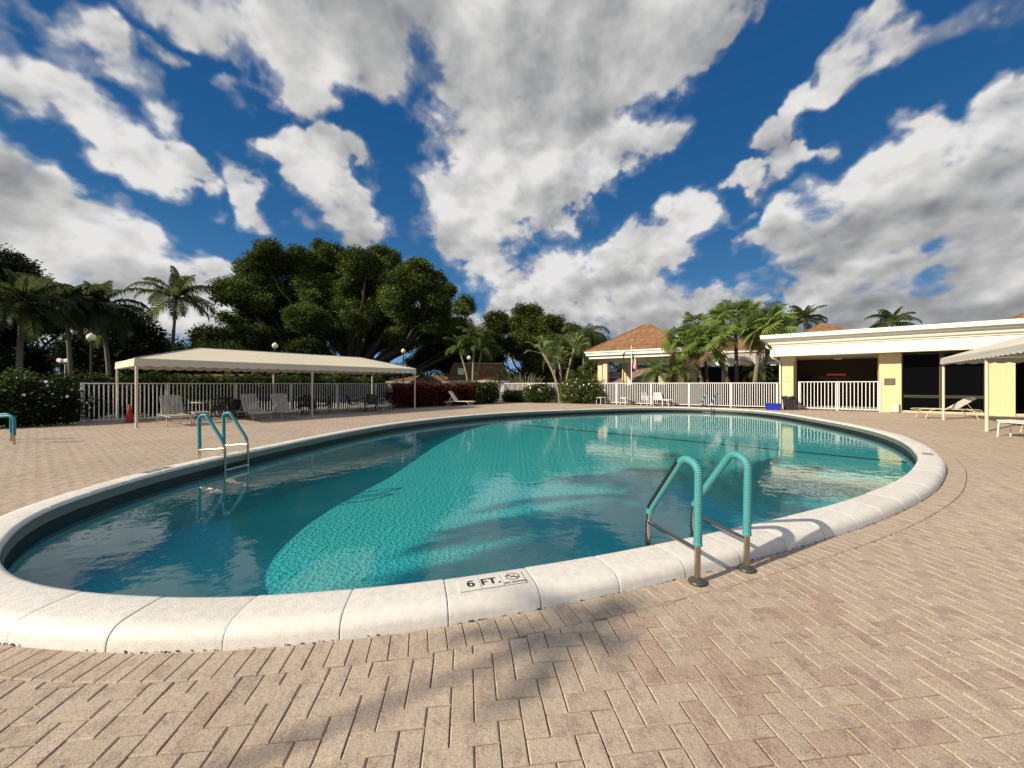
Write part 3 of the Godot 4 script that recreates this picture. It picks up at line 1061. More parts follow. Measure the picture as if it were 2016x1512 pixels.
func paver_size(m: Vector2, area: float) -> float:   # about how large it shows from where the visitor stands
	var z := -m.y
	if z < 1.45 or absf(m.x) > 1.38 * z + 0.1:
		return 0.0
	return area / pow(z, 3.0)

func paver_color(tone: float) -> Color:
	var t := clampf(tone * 0.28 + 0.5, 0.0, 1.0)
	var c := Color(0.485, 0.399, 0.324).lerp(Color(0.615, 0.516, 0.428), t)
	return Color(c.r * 1.0, c.g, c.b)

# ---------------------------------------------------------------- ladders and rails
func arc_path(pts: Array, r: float, steps := 6) -> Array:   # a bent tube: straight runs with rounded corners
	var out := [pts[0]]
	for k in range(1, pts.size() - 1):
		var a: Vector3 = (pts[k - 1] - pts[k])
		var b: Vector3 = (pts[k + 1] - pts[k])
		var cut := minf(r, minf(a.length(), b.length()) * 0.48)
		var p: Vector3 = pts[k] + a.normalized() * cut
		var q: Vector3 = pts[k] + b.normalized() * cut
		for s in steps + 1:
			var t := float(s) / steps
			out.append(p.lerp(pts[k], t).lerp(pts[k].lerp(q, t), t))
	out.append(pts[pts.size() - 1])
	return out

func sub_path(path: Array, from: float, to: float) -> Array:   # a stretch of it, in metres from its start
	var out := []
	var s := 0.0
	for k in path.size() - 1:
		var l: float = path[k].distance_to(path[k + 1])
		var a := clampf((from - s) / maxf(l, 0.0001), 0, 1)
		var b := clampf((to - s) / maxf(l, 0.0001), 0, 1)
		if b > a:
			if out.is_empty():
				out.append(path[k].lerp(path[k + 1], a))
			out.append(path[k].lerp(path[k + 1], b))
		s += l
	return out

func make_ladder(label: String, at: Vector2, cover: Material, seam: bool, spread := 0.53, high := 0.90, twist := 0.0) -> Node3D:   # at: a point of the pool's edge
	var s := nearest_on_rim(at)
	var p := on_rim(s, 0.0)
	var o := (on_rim(s, 1.0) - p).normalized()
	# local z points away from the pool
	var t := thing("pool_ladder", label, "pool ladder", Vector3(p.x, 0, p.y), atan2(o.x, o.y) + twist, "pool ladders")
	for k in [-1.0, 1.0]:
		var x: float = k * spread / 2.0
		var path := arc_path([Vector3(x, 0.0, 0.455), Vector3(x, high - 0.02, 0.47), Vector3(x, high + 0.03, 0.33), Vector3(x, 0.36, -0.075), Vector3(x, -0.32, -0.075)], 0.13, 7)
		var g := Geo.new()
		g.tube(path, 0.0225, 12)
		var rail := part("handrail", g, M.steel, t)
		g = Geo.new()
		g.tube(sub_path(path, 0.29, 1.66), 0.0305, 14)
		var cv := part("rail_cover", g, cover, rail)
		g = Geo.new()
		g.tube(sub_path(path, 0.285, 0.305), 0.0335, 14)
		g.tube(sub_path(path, 1.65, 1.67), 0.0335, 14)
		part("cuff", g, cover, rail)
		if seam and k < 0:
			g = Geo.new()
			var sp := sub_path(path, 1.06, 1.63)
			var moved := []
			for q in sp:
				moved.append(q + Vector3(-0.012, 0.010, -0.006))
			g.tube(moved, 0.0235, 8)
			part("open_seam", g, M.black_rubber, rail)
		g = Geo.new()
		g.tube([Vector3(x, 0.245, 0.46), Vector3(x, 0.285, -0.07)], 0.018, 10)
		part("brace", g, M.steel, t)
		g = Geo.new()
		g.lathe([Vector2(0.0, 0.0), Vector2(0.064, 0.0), Vector2(0.066, 0.012), Vector2(0.058, 0.022), Vector2(0.03, 0.027), Vector2(0.026, 0.04), Vector2(0.0, 0.04)], 20, Vector3(x, 0.0, 0.455))
		part("flange", g, M.flange, t)
	for k in 2:
		var g := Geo.new()
		g.rbox(Vector3(0, -0.13 - 0.17 * k, -0.085), Vector3(spread, 0.025, 0.075), 0.01)
		part("tread", g, M.white_plastic, t)
	return t

func make_stair_rail(label: String, x: float, z: float) -> void:   # only its outer end is in the picture
	var t := thing("stair_rail", label, "handrail", Vector3(x, 0, z), 0.12, "stair rails by the hedge")
	var path := arc_path([Vector3(0, 0, 0), Vector3(0, 0.72, 0), Vector3(-1.5, 0.62, 0), Vector3(-1.62, 0.0, 0)], 0.14, 7)
	var g := Geo.new()
	g.tube(path, 0.022, 10)
	part("rail", g, M.steel, t)
	g = Geo.new()
	g.tube(sub_path(path, 0.23, 2.1), 0.033, 12)
	part("rail_cover", g, M.cover_plain, t)

# ---------------------------------------------------------------- furniture
func make_lounger(label: String, frame: Material, strap: Material, back: float, high := 0.36) -> Node3D:   # +x is the foot end
	var t := thing("lounge_chair", label, "lounge chair")
	var w := 0.33
	var hinge := -0.18
	var bl := 0.80
	var bx := hinge - cos(back) * bl
	var by := high + sin(back) * bl
	var g := Geo.new()
	for k in [-1.0, 1.0]:
		g.tube(arc_path([Vector3(-0.95, high - 0.09, k * w), Vector3(-0.9, high, k * w), Vector3(0.93, high, k * w), Vector3(1.02, high - 0.03, k * w * 0.9)], 0.08, 4), 0.0145, 8)
	g.tube([Vector3(1.02, high - 0.03, -w * 0.9), Vector3(1.02, high - 0.03, w * 0.9)], 0.0145, 8)
	g.tube([Vector3(-0.95, high - 0.09, -w), Vector3(-0.95, high - 0.09, w)], 0.0145, 8)
	part("seat_frame", g, frame, t)
	for e in [[-0.62, -0.14], [0.62, 0.14]]:
		for k in [-1.0, 1.0]:
			g = Geo.new()
			g.tube(arc_path([Vector3(e[0] - e[1], high - 0.01, k * w * 0.97), Vector3(e[0] + e[1] * 0.6, high - 0.06, k * w * 1.0), Vector3(e[0] + e[1] * 1.5, 0.0, k * w * 1.03)], 0.12, 5), 0.014, 8)
			part("leg", g, frame, t)
		g = Geo.new()
		g.tube([Vector3(e[0] + e[1] * 0.9, high - 0.19, -w), Vector3(e[0] + e[1] * 0.9, high - 0.19, w)], 0.011, 6)
		part("stretcher", g, frame, t)
	g = Geo.new()
	for k in [-1.0, 1.0]:
		g.tube(arc_path([Vector3(hinge, high + 0.015, k * (w - 0.03)), Vector3(bx, by, k * (w - 0.03)), Vector3(bx - 0.01, by + 0.01, 0)], 0.07, 4), 0.0135, 8)
		g.tube([Vector3(hinge - cos(back) * 0.42, high + sin(back) * 0.42, k * (w - 0.05)), Vector3(hinge - 0.55, high - 0.08, k * (w - 0.05))], 0.009, 6)
	part("backrest_frame", g, frame, t)
	g = Geo.new()
	for k in 13:
		var x := hinge + 0.05 + k * 0.088
		g.box(Vector3(x, high + 0.015, 0), Vector3(0.05, 0.005, w * 2.0))
	for k in 5:
		g.box(Vector3((hinge + 0.97) / 2 + 0.02, high + 0.017 + 0.003 * (k % 2), -0.24 + k * 0.12), Vector3(0.97 - hinge, 0.004, 0.048))
	tag(part("seat_straps", g, strap, t), "", "", "", "stuff")
	g = Geo.new()
	var b := Basis(Vector3(cos(back), -sin(back), 0), Vector3(sin(back), cos(back), 0), Vector3.BACK)
	for k in 9:
		var q := 0.06 + k * 0.087
		g.box(Vector3(hinge - cos(back) * q, high + 0.02 + sin(back) * q, 0), Vector3(0.052, 0.005, w * 1.9), b)
	for k in 5:
		g.box(Vector3(hinge - cos(back) * 0.40, high + 0.022 + sin(back) * 0.40, -0.24 + k * 0.12), Vector3(0.76, 0.006, 0.05), b)
	tag(part("back_straps", g, strap, t), "", "", "", "stuff")
	return t

func make_chair(label: String, frame: Material, strap: Material, group: String) -> Node3D:   # +x is the front
	var t := thing("patio_chair", label, "chair", Vector3(), 0.0, group)
	var w := 0.27
	var g := Geo.new()
	for k in [-1.0, 1.0]:
		g = Geo.new()
		g.tube(arc_path([Vector3(0.30, 0, k * w), Vector3(0.26, 0.63, k * w), Vector3(-0.24, 0.61, k * w), Vector3(-0.34, 0.0, k * w)], 0.10, 5), 0.014, 8)
		part("leg_and_arm", g, frame, t)
	g = Geo.new()
	for k in [-1.0, 1.0]:
		g.tube(arc_path([Vector3(0.27, 0.42, k * (w - 0.02)), Vector3(-0.20, 0.38, k * (w - 0.02)), Vector3(-0.36, 0.90, k * (w - 0.03)), Vector3(-0.365, 0.91, 0)], 0.07, 5), 0.013, 8)
	g.tube([Vector3(0.27, 0.42, -w), Vector3(0.27, 0.42, w)], 0.013, 8)
	part("seat_frame", g, frame, t)
	g = Geo.new()
	for k in 6:
		g.box(Vector3(0.23 - k * 0.08, 0.425 - k * 0.006, 0), Vector3(0.052, 0.005, w * 1.9))
	part("seat_straps", g, strap, t)
	g = Geo.new()
	for k in 6:
		g.box(Vector3(-0.225 - k * 0.024, 0.46 + k * 0.078, 0), Vector3(0.006, 0.05, w * 1.85))
	for k in 4:
		g.bar(Vector3(-0.215, 0.42, -0.165 + k * 0.11), Vector3(-0.355, 0.88, -0.165 + k * 0.11), 0.045, 0.005, Vector3.RIGHT)
	part("back_straps", g, strap, t)
	return t

func make_table(label: String, r: float, h: float, m: Material, at: Vector3, group := "") -> Node3D:
	var t := thing("round_table", label, "table", at, 0.0, group)
	var g := Geo.new()
	g.lathe([Vector2(0, h - 0.03), Vector2(r - 0.01, h - 0.03), Vector2(r, h - 0.02), Vector2(r, h - 0.005), Vector2(r - 0.008, h), Vector2(0, h)], 28)
	part("tabletop", g, m, t)
	for k in 4:
		var a := TAU * (k + 0.5) / 4
		g = Geo.new()
		g.tube(arc_path([Vector3(cos(a) * r * 0.35, h - 0.03, sin(a) * r * 0.35), Vector3(cos(a) * r * 0.4, 0.25, sin(a) * r * 0.4), Vector3(cos(a) * r * 0.75, 0, sin(a) * r * 0.75)], 0.2, 4), 0.016, 8)
		part("leg", g, M.dark_metal, t)
	return t

func make_side_table(label: String, h: float, w: float, m: Material, at: Vector3, turn: float, group := "") -> Node3D:
	var t := thing("side_table", label, "side table", at, turn, group)
	var g := Geo.new()
	g.rbox(Vector3(0, h - 0.014, 0), Vector3(w, 0.028, w), 0.012)
	part("tabletop", g, m, t)
	for k in [[-1, -1], [1, -1], [1, 1], [-1, 1]]:
		g = Geo.new()
		var q := Vector3(k[0], 0, k[1]) * (w * 0.43)
		g.tube([q * 1.08, q + Vector3(0, h - 0.02, 0)], 0.017, 8)
		part("leg", g, m, t)
	g = Geo.new()
	for k in [-1.0, 1.0]:
		g.bar(Vector3(-w * 0.43, h - 0.05, k * w * 0.43), Vector3(w * 0.43, h - 0.05, k * w * 0.43), 0.015, 0.03)
		g.bar(Vector3(k * w * 0.43, h - 0.05, -w * 0.43), Vector3(k * w * 0.43, h - 0.05, w * 0.43), 0.015, 0.03)
	part("apron", g, m, t)
	return t

# ---------------------------------------------------------------- fences
func make_fence(label: String, a: Vector2, b: Vector2, h: float, step: float, m: Material, curb: bool, post_at := 2.35, lean := 0.0) -> Node3D:
	var d := b - a
	var long := d.length()
	var t := thing("picket_fence", label, "fence", Vector3(a.x, 0, a.y), atan2(-d.y, d.x))
	var g := Geo.new()
	g.rbox(Vector3(0, (h - 0.10) / 2.0 + 0.07, 0), Vector3(0.032, h - 0.12, 0.030), 0.003)
	var picket := g.mesh()
	var n := int(long / step)
	for k in n:
		put("picket", picket, m, t, Transform3D(Basis(), Vector3((k + 0.5) * long / n, 0, rng.randf_range(-0.002, 0.002))))
	g = Geo.new()
	g.rbox(Vector3(long / 2, h, 0), Vector3(long, 0.045, 0.05), 0.006)
	part("top_rail", g, m, t)
	g = Geo.new()
	g.rbox(Vector3(long / 2, 0.11, 0), Vector3(long, 0.04, 0.038), 0.005)
	part("bottom_rail", g, m, t)
	g = Geo.new()
	g.rbox(Vector3(0, h / 2.0, 0), Vector3(0.065, h + 0.02, 0.065), 0.006)
	g.rbox(Vector3(0, h + 0.02, 0), Vector3(0.08, 0.02, 0.08), 0.006)
	var post := g.mesh()
	var np := maxi(1, roundi(long / post_at))
	for k in np + 1:
		put("post", post, m, t, Transform3D(Basis(), Vector3(k * long / np, 0, 0)))
	if curb:
		g = Geo.new()
		g.rbox(Vector3(long / 2, 0.02, 0.0), Vector3(long, 0.10, 0.30), 0.015)
		part("curb", g, M.concrete, t)
	return t

# ---------------------------------------------------------------- canopies
func make_canopy(label: String, corner: Vector3, along: Vector2, across: Vector2, long: float, wide: float, eave: float, ridge: float, drop: float, posts: Array, cloth: Material, hip := -1.0) -> Node3D:
	# local x runs along, local z across, away from the pool
	var t := thing("shade_canopy", label, "canopy", corner, atan2(-along.y, along.x))
	var sg := 1.0 if Vector2(-along.y, along.x).dot(across) > 0 else -1.0   # which way local z runs
	var h := wide / 2.0 if hip < 0 else hip
	var P := func(x, y, z): return Vector3(x, y, z * sg)
	var c := [P.call(0, eave, 0), P.call(long, eave, 0), P.call(long, eave, wide), P.call(0, eave, wide)]
	var r0: Vector3 = P.call(h, ridge, wide / 2)
	var r1: Vector3 = P.call(long - h, ridge, wide / 2)
	var names := [[c[0], c[1], r1, r0], [c[1], c[2], r1, r1], [c[2], c[3], r0, r1], [c[3], c[0], r0, r0]]
	for s in names:
		var g := Geo.new()
		var nx := 14
		var ny := 5
		var first := 0
		var nn: Vector3 = (s[1] - s[0]).cross(s[2] - s[0]).normalized()
		if nn.y < 0: nn = -nn
		for y in ny + 1:
			for x in nx + 1:
				var q: Vector3 = s[0].lerp(s[1], float(x) / nx).lerp(s[3].lerp(s[2], float(x) / nx), float(y) / ny)
				var bay := absf(sin(PI * x * 4.0 / nx))
				q.y -= 0.035 * bay * sin(PI * y / ny)   # the cloth sags a little between the rafters
				g.vert(q, nn + Vector3(cos(PI * x * 4.0 / nx) * 0.02, 0, 0), Vector2(x, y) * 0.3)
		for y in ny:
			for x in nx:
				var p := y * (nx + 1) + x
				g.face(p, p + 1, p + nx + 2)
				g.face(p, p + nx + 2, p + nx + 1)
		part("roof_panel", g, cloth, t)
	# seams over the rafters, and the frame below
	var gs := Geo.new()
	var gf := Geo.new()
	for s in [[c[0], r0], [c[1], r1], [c[2], r1], [c[3], r0], [r0, r1]]:
		gs.tube([s[0] + Vector3(0, 0.012, 0), s[1] + Vector3(0, 0.012, 0)], 0.012, 6)
		gf.tube([s[0] - Vector3(0, 0.06, 0), s[1] - Vector3(0, 0.06, 0)], 0.022, 6)
	for k in [0, 1, 2, 3]:
		gf.tube([c[k] - Vector3(0, 0.05, 0), c[(k + 1) % 4] - Vector3(0, 0.05, 0)], 0.022, 6)
	var bays := maxi(2, roundi(long / 1.9))
	for k in range(1, bays):
		var x := long * k / bays
		var top := P.call(clampf(x, h, long - h), ridge, wide / 2) as Vector3
		if x > h and x < long - h:
			for zz in [0.0, wide]:
				gs.tube([P.call(x, eave + 0.004, zz), top + Vector3(0, 0.004, 0)], 0.007, 5)
				gf.tube([P.call(x, eave - 0.06, zz), top - Vector3(0, 0.06, 0)], 0.018, 6)
	part("seams", gs, M.seam_cloth, t)
	part("frame", gf, M.cream_metal, t)
	# scalloped valances
	for k in 4:
		var a: Vector3 = c[k]
		var b: Vector3 = c[(k + 1) % 4]
		var l := a.distance_to(b)
		var d := (b - a) / l
		var o := d.cross(Vector3.UP)
		if o.dot((a + b) / 2 - (c[0] + c[2]) / 2) < 0: o = -o
		var g := Geo.new()
		var gt := Geo.new()
		var n := maxi(1, roundi(l / 0.36))
		var m := n * 8
		var edge := []
		for j in m + 1:
			var s := l * j / m
			var f := absf(sin(PI * j / 8.0))
			var wob := o * (0.012 * sin(s * 2.1 + k) + 0.012)
			var low := drop * (0.80 + 0.20 * f)
			var p := a + d * s + o * 0.012
			g.vert(p, o, Vector2(s, 0))
			g.vert(p - Vector3(0, low, 0) + wob, o, Vector2(s, low))
			edge.append(p - Vector3(0, low, 0) + wob)
		for j in m:
			g.face(2 * j, 2 * j + 1, 2 * j + 3)
			g.face(2 * j, 2 * j + 3, 2 * j + 2)
		var va := part("valance", g, cloth, t)
		gt.tube(edge, 0.007, 5)
		part("trim", gt, M.trim_cloth, va)
	for q in posts:
		var g := Geo.new()
		var p: Vector3 = P.call(q[0], 0, q[1])
		g.tube([p, p + Vector3(0, eave - 0.05, 0)], 0.042, 12)
		g.lathe([Vector2(0, 0), Vector2(0.085, 0), Vector2(0.085, 0.012), Vector2(0, 0.012)], 12, p)
		part("post", g, M.cream_metal, t)
	return t

# ---------------------------------------------------------------- street furniture
func make_lamp(label: String, at: Vector3, top: float, r: float, group := "globe lamps on dark posts") -> void:
	var t := thing("street_lamp", label, "street lamp", at, 0.0, group)
	var g := Geo.new()
	g.lathe([Vector2(0, 0), Vector2(0.13, 0), Vector2(0.13, 0.25), Vector2(0.075, 0.35), Vector2(0.05, 0.5), Vector2(0.045, top - 2.6 * r), Vector2(0.09, top - 2.5 * r), Vector2(0.1, top - 2.3 * r), Vector2(0, top - 2.3 * r)], 12)
	part("post", g, M.dark_metal, t)
	g = Geo.new()
	var pr := []
	for k in 13:
		var a := -PI / 2 * 0.8 + (PI / 2 * 0.8 + PI / 2 * 0.86) * k / 12
		pr.append(Vector2(cos(a) * r, top - 1.25 * r + sin(a) * r))
	g.lathe(pr, 18)
	part("globe", g, M.globe, t)
	g = Geo.new()
	g.lathe([Vector2(r * 0.5, top - 0.43 * r), Vector2(r * 0.42, top - 0.30 * r), Vector2(r * 0.18, top - 0.22 * r), Vector2(r * 0.2, top - 0.1 * r), Vector2(0, top)], 12)
	part("finial", g, M.globe, t)

# ---------------------------------------------------------------- plants
func feather_frond(elev: float, droop: float, n: int, leaf: float, width: float, sd: int, hang := 0.55) -> ArrayMesh:   # a unit-long feather leaf that sets out along +x
	var r := RandomNumberGenerator.new()
	r.seed = sd
	var g := Geo.new()
	var p := Vector3()
	var a := elev
	var path := [p]
	var steps := 14
	var dirs := []
	for k in steps:
		var d := Vector3(cos(a), sin(a), 0.0)
		dirs.append(d)
		p += d / steps
		path.append(p)
		a -= droop / steps * (0.5 + 1.2 * k / steps)
	dirs.append(dirs[steps - 1])
	var rad := []
	for k in steps + 1:
		rad.append(lerpf(0.014, 0.003, float(k) / steps))
	g.tube(path, rad, 4, false)
	for k in n:
		var t := lerpf(0.13, 0.995, float(k) / (n - 1))
		var f := t * steps
		var q: Vector3 = path[int(minf(f, steps - 1))].lerp(path[int(minf(f, steps - 1)) + 1], f - int(minf(f, steps - 1)))
		var d: Vector3 = dirs[int(f)]
		var up := Vector3(-d.y, d.x, 0)
		var l := leaf * (0.45 + 0.9 * sin(PI * clampf(t * 0.85 + 0.12, 0, 1))) * r.randf_range(0.85, 1.1)
		if t > 0.9: l *= 0.75
		for s in [-1.0, 1.0]:
			var out: Vector3 = (Vector3(0, 0, s) * 0.9 + d * (0.35 + 0.5 * t) + up * r.randf_range(0.05, 0.35)).normalized()
			var e1: Vector3 = q + out * l * 0.5
			var e2: Vector3 = q + out * l * (0.95 - 0.25 * hang) + Vector3.DOWN * l * hang * r.randf_range(0.7, 1.2)
			var w := d * width
			var nn := out.cross(d).normalized()
			if nn.y < 0: nn = -nn
			var c := g.vert(q - w * 0.4, nn)
			g.vert(q + w * 0.4, nn)
			g.vert(e1 + w * 0.5, nn)
			g.vert(e1 - w * 0.5, nn)
			g.vert(e2, (nn + out * 0.5).normalized())
			g.face(c, c + 1, c + 2)
			g.face(c, c + 2, c + 3)
			g.face(c + 3, c + 2, c + 4)
	return g.mesh()

func fan_frond(elev: float, blade: float, n: int, sd: int) -> ArrayMesh:   # a stalk along +x with a pleated fan at its end
	var r := RandomNumberGenerator.new()
	r.seed = sd
	var g := Geo.new()
	var d := Vector3(cos(elev), sin(elev), 0)
	var stalk := 0.55
	var e := d * stalk + Vector3.DOWN * 0.05
	g.tube([Vector3(), d * stalk * 0.5 + Vector3(0, 0.02, 0), e], [0.017, 0.013, 0.010], 4, false)
	var fwd := Vector3(cos(elev - 0.25), sin(elev - 0.25), 0)
	var nn := Vector3(-fwd.y, fwd.x, 0)
	var side := Vector3(0, 0, 1)
	for k in n:
		var a := lerpf(-2.35, 2.35, (k + 0.5) / n)
		var hw := 2.35 / n * 0.80
		var long := blade * (0.86 + 0.14 * cos(a)) * r.randf_range(0.92, 1.05)
		var dir := fwd * cos(a) + side * sin(a)
		var da := fwd * cos(a - hw) + side * sin(a - hw)
		var db := fwd * cos(a + hw) + side * sin(a + hw)
		var ridge := nn * 0.035 * blade * 3.0
		var m := e + dir * long * 0.58 + ridge * 0.5 + Vector3.DOWN * absf(sin(a)) * 0.05
		var ma := e + da * long * 0.58 + Vector3.DOWN * absf(sin(a)) * 0.05
		var mb := e + db * long * 0.58 + Vector3.DOWN * absf(sin(a)) * 0.05
		var tip := e + dir * long * 0.93 + Vector3.DOWN * long * r.randf_range(0.10, 0.42)
		g.tri(e, ma, m)
		g.tri(e, m, mb)
		g.tri(ma, tip, m)
		g.tri(m, tip, mb)
	return g.mesh()

func paddle_leaf(elev: float, sd: int) -> ArrayMesh:   # a banana-like leaf
	var r := RandomNumberGenerator.new()
	r.seed = sd
	var g := Geo.new()
	var path := []
	var a := elev
	var p := Vector3()
	for k in 11:
		path.append(p)
		p += Vector3(cos(a), sin(a), 0) * 0.1
		a -= 0.03 + 0.012 * k * k * 0.3
	var rad := []
	for k in 11: rad.append(lerpf(0.02, 0.004, k / 10.0))
	g.tube(path, rad, 5, false)
	for s in [-1.0, 1.0]:
		for k in range(4, 10):
			var w0 := 0.15 * sin(PI * clampf((k - 3.7) / 6.4, 0, 1))
			var w1 := 0.15 * sin(PI * clampf((k - 2.7) / 6.4, 0, 1))
			var tear := r.randf_range(0.0, 0.03)
			var up := Vector3(0, 0.35, 0)
			var p0: Vector3 = path[k]
			var p1: Vector3 = path[k + 1].lerp(path[k], 0.04)
			g.quad(p0, p1, p1 + (Vector3(0, 0, s) + up) * w1 - Vector3(tear, 0, 0), p0 + (Vector3(0, 0, s) + up) * w0)
	return g.mesh()

func leaf_cluster(n: int, radius: float, long: float, wide: float, sd: int, flat := 0.6) -> ArrayMesh:
	var r := RandomNumberGenerator.new()
	r.seed = sd
	var g := Geo.new()
	for k in n:
		var o := Vector3(r.randfn(), r.randfn() * 0.75, r.randfn())
		o = o.normalized() * radius * pow(r.randf(), 0.45)
		var d := (o.normalized() * 0.8 + Vector3(r.randfn(), r.randfn() - 0.15, r.randfn()) * 0.5).normalized()
		var nn := (Vector3.UP * flat + Vector3(r.randfn(), r.randfn(), r.randfn()) * 0.5).normalized()
		var s := d.cross(nn).normalized()
		nn = s.cross(d).normalized()
		if nn.y < 0: nn = -nn
		var l := long * r.randf_range(0.7, 1.25)
		var w := wide * r.randf_range(0.8, 1.2)
		var mid := o + d * l * 0.5 + nn * l * 0.06
		var c := g.vert(o, nn)
		g.vert(mid - s * w * 0.5, (nn - s * 0.3).normalized())
		g.vert(o + d * l - nn * l * 0.06, (nn + d * 0.3).normalized())
		g.vert(mid + s * w * 0.5, (nn + s * 0.3).normalized())
		g.face(c, c + 1, c + 2)
		g.face(c, c + 2, c + 3)
	return g.mesh()

var clusters := []
var fronds := {}

func make_leaf_stock() -> void:
	for k in 5:
		clusters.append(leaf_cluster(26, 1.0, 0.42, 0.24, 100 + k))
	for k in 7:
		fronds["coconut%d" % k] = feather_frond([1.35, 1.05, 0.75, 0.45, 0.12, -0.25, -0.7][k], [0.8, 1.25, 1.55, 1.7, 1.6, 1.3, 0.9][k], 34, 0.22, 0.030, 200 + k)
		fronds["date%d" % k] = feather_frond([1.3, 1.05, 0.8, 0.5, 0.2, -0.2, -0.6][k], [0.9, 1.3, 1.5, 1.6, 1.6, 1.3, 0.9][k], 34, 0.17, 0.018, 230 + k, 0.35)
		fronds["queen%d" % k] = feather_frond([1.4, 1.15, 0.9, 0.6, 0.3, 0.0, -0.4][k], [1.7, 2.2, 2.5, 2.6, 2.4, 2.0, 1.4][k], 36, 0.24, 0.020, 260 + k, 0.85)
		fronds["fan%d" % k] = fan_frond([1.3, 1.0, 0.7, 0.35, 0.0, -0.4, -0.9][k], 0.52, 22, 290 + k)
		fronds["paddle%d" % k] = paddle_leaf([1.35, 1.2, 1.05, 0.9, 0.75, 0.5, 0.3][k], 320 + k)

func palm(label: String, at: Vector3, trunk_h: float, lean: Vector3, r0: float, r1: float, kind: String, count: int, long: float, lm: Material, tm: Material, sd: int, called := "palm_tree", low := 6, group := "", shaft := 0.0) -> Node3D:
	var r := RandomNumberGenerator.new()
	r.seed = sd
	var t := thing(called, label, "palm tree" if called.contains("palm") else "plant", at, 0.0, group)
	var path := []
	var rad := []
	var n := 14
	for k in n + 1:
		var f := float(k) / n
		path.append(Vector3(lean.x * f * f, trunk_h * f, lean.z * f * f))
		rad.append(lerpf(r0, r1, pow(f, 0.6)) * (1.0 + 0.05 * (k % 2)))
	var g := Geo.new()
	g.tube(path, rad, 9)
	part("trunk", g, tm, t)
	var top: Vector3 = path[n]
	if shaft > 0.0:
		g = Geo.new()
		g.tube([top, top + Vector3(0, shaft, 0)], [r1 * 1.15, r1 * 0.7], 8)
		part("crownshaft", g, M.leaf_light, t)
		top.y += shaft * 0.9
	for k in count:
		var f := (k + 0.5) / count
		var v := clampi(int(f * (low + 1)), 0, low)
		var az := k * 2.39996 + r.randf_range(-0.25, 0.25)
		var l := long * r.randf_range(0.85, 1.1) * (0.75 if v == 0 else 1.0)
		var b := Basis(Vector3.UP, az) * Basis(Vector3.BACK, r.randf_range(-0.12, 0.12)) * Basis(Vector3.RIGHT, r.randf_range(-0.25, 0.25) * (3.6 if kind == "fan" else 1.0))
		put("frond", fronds["%s%d" % [kind, v]], M.leaf_dead if kind == "fan" and k >= count - 3 else lm, t, Transform3D(b.scaled(Vector3.ONE * l), top + Vector3(cos(az), 0, -sin(az)) * r1 * 0.5 - Vector3(0, 0.25 * f * r1 * 4.0, 0)))
	return t

func foliage(parent: Node3D, called: String, lobes: Array, count: int, size: float, m: Material, tone: Color, sd: int, shell := 0.45, clumps := 0) -> void:   # lobes: [centre, radii]
	var r := RandomNumberGenerator.new()
	r.seed = sd
	var total := 0.0
	var vol := []
	if clumps > 0:   # the crown is made of separate heads of leaves with gaps between
		var heads := []
		for l in lobes:
			for k in clumps:
				var d := Vector3(r.randfn(), r.randfn() + 0.15, r.randfn()).normalized()
				var s := r.randf_range(0.34, 0.58)
				heads.append([l[0] + d * l[1] * r.randf_range(0.15, 0.72), l[1] * Vector3(s, s * 0.85, s)])
		lobes = heads
	for l in lobes:
		var q: Vector3 = l[1]
		total += pow(q.x * q.y * q.z, 0.66)
		vol.append(total)
	var sets := [[], [], []]
	var cols := [[], [], []]
	for k in count:
		var pick := r.randf() * total
		var j := 0
		while vol[j] < pick: j += 1
		var c: Vector3 = lobes[j][0]
		var q: Vector3 = lobes[j][1]
		var d := Vector3(r.randfn(), r.randfn(), r.randfn()).normalized()
		var f := lerpf(shell, 1.0, pow(r.randf(), 0.6)) * r.randf_range(0.88, 1.08)
		var p := c + d * q * f
		if p.y < 0.05: continue
		var s := size * r.randf_range(0.65, 1.3)
		var which := k % 3
		sets[which].append(Transform3D(Basis.from_euler(Vector3(r.randfn(0, 0.35), r.randf() * TAU, r.randfn(0, 0.35))).scaled(Vector3(s, s * 0.75, s)), p))
		var v := r.randf_range(0.65, 1.3) * (0.85 + 0.3 * sin(j * 2.7 + 1.0))
		cols[which].append(Color(tone.r * v * r.randf_range(0.85, 1.25), tone.g * v, tone.b * v))
	for k in 3:
		many(called, clusters[k + (sd % 3)], m, parent, sets[k], cols[k])

func limb(g: Geo, a: Vector3, b: Vector3, r0: float, r1: float, r: RandomNumberGenerator, sag := 0.12) -> Array:
	var path := []
	var rad := []
	var l := a.distance_to(b)
	for k in 8:
		var f := k / 7.0
		var w := sin(PI * f) * l
		path.append(a.lerp(b, f) + Vector3(r.randf_range(-0.03, 0.03) * w, -sag * w, r.randf_range(-0.03, 0.03) * w))
		rad.append(lerpf(r0, r1, f))
	g.tube(path, rad, 7, false)
	return path

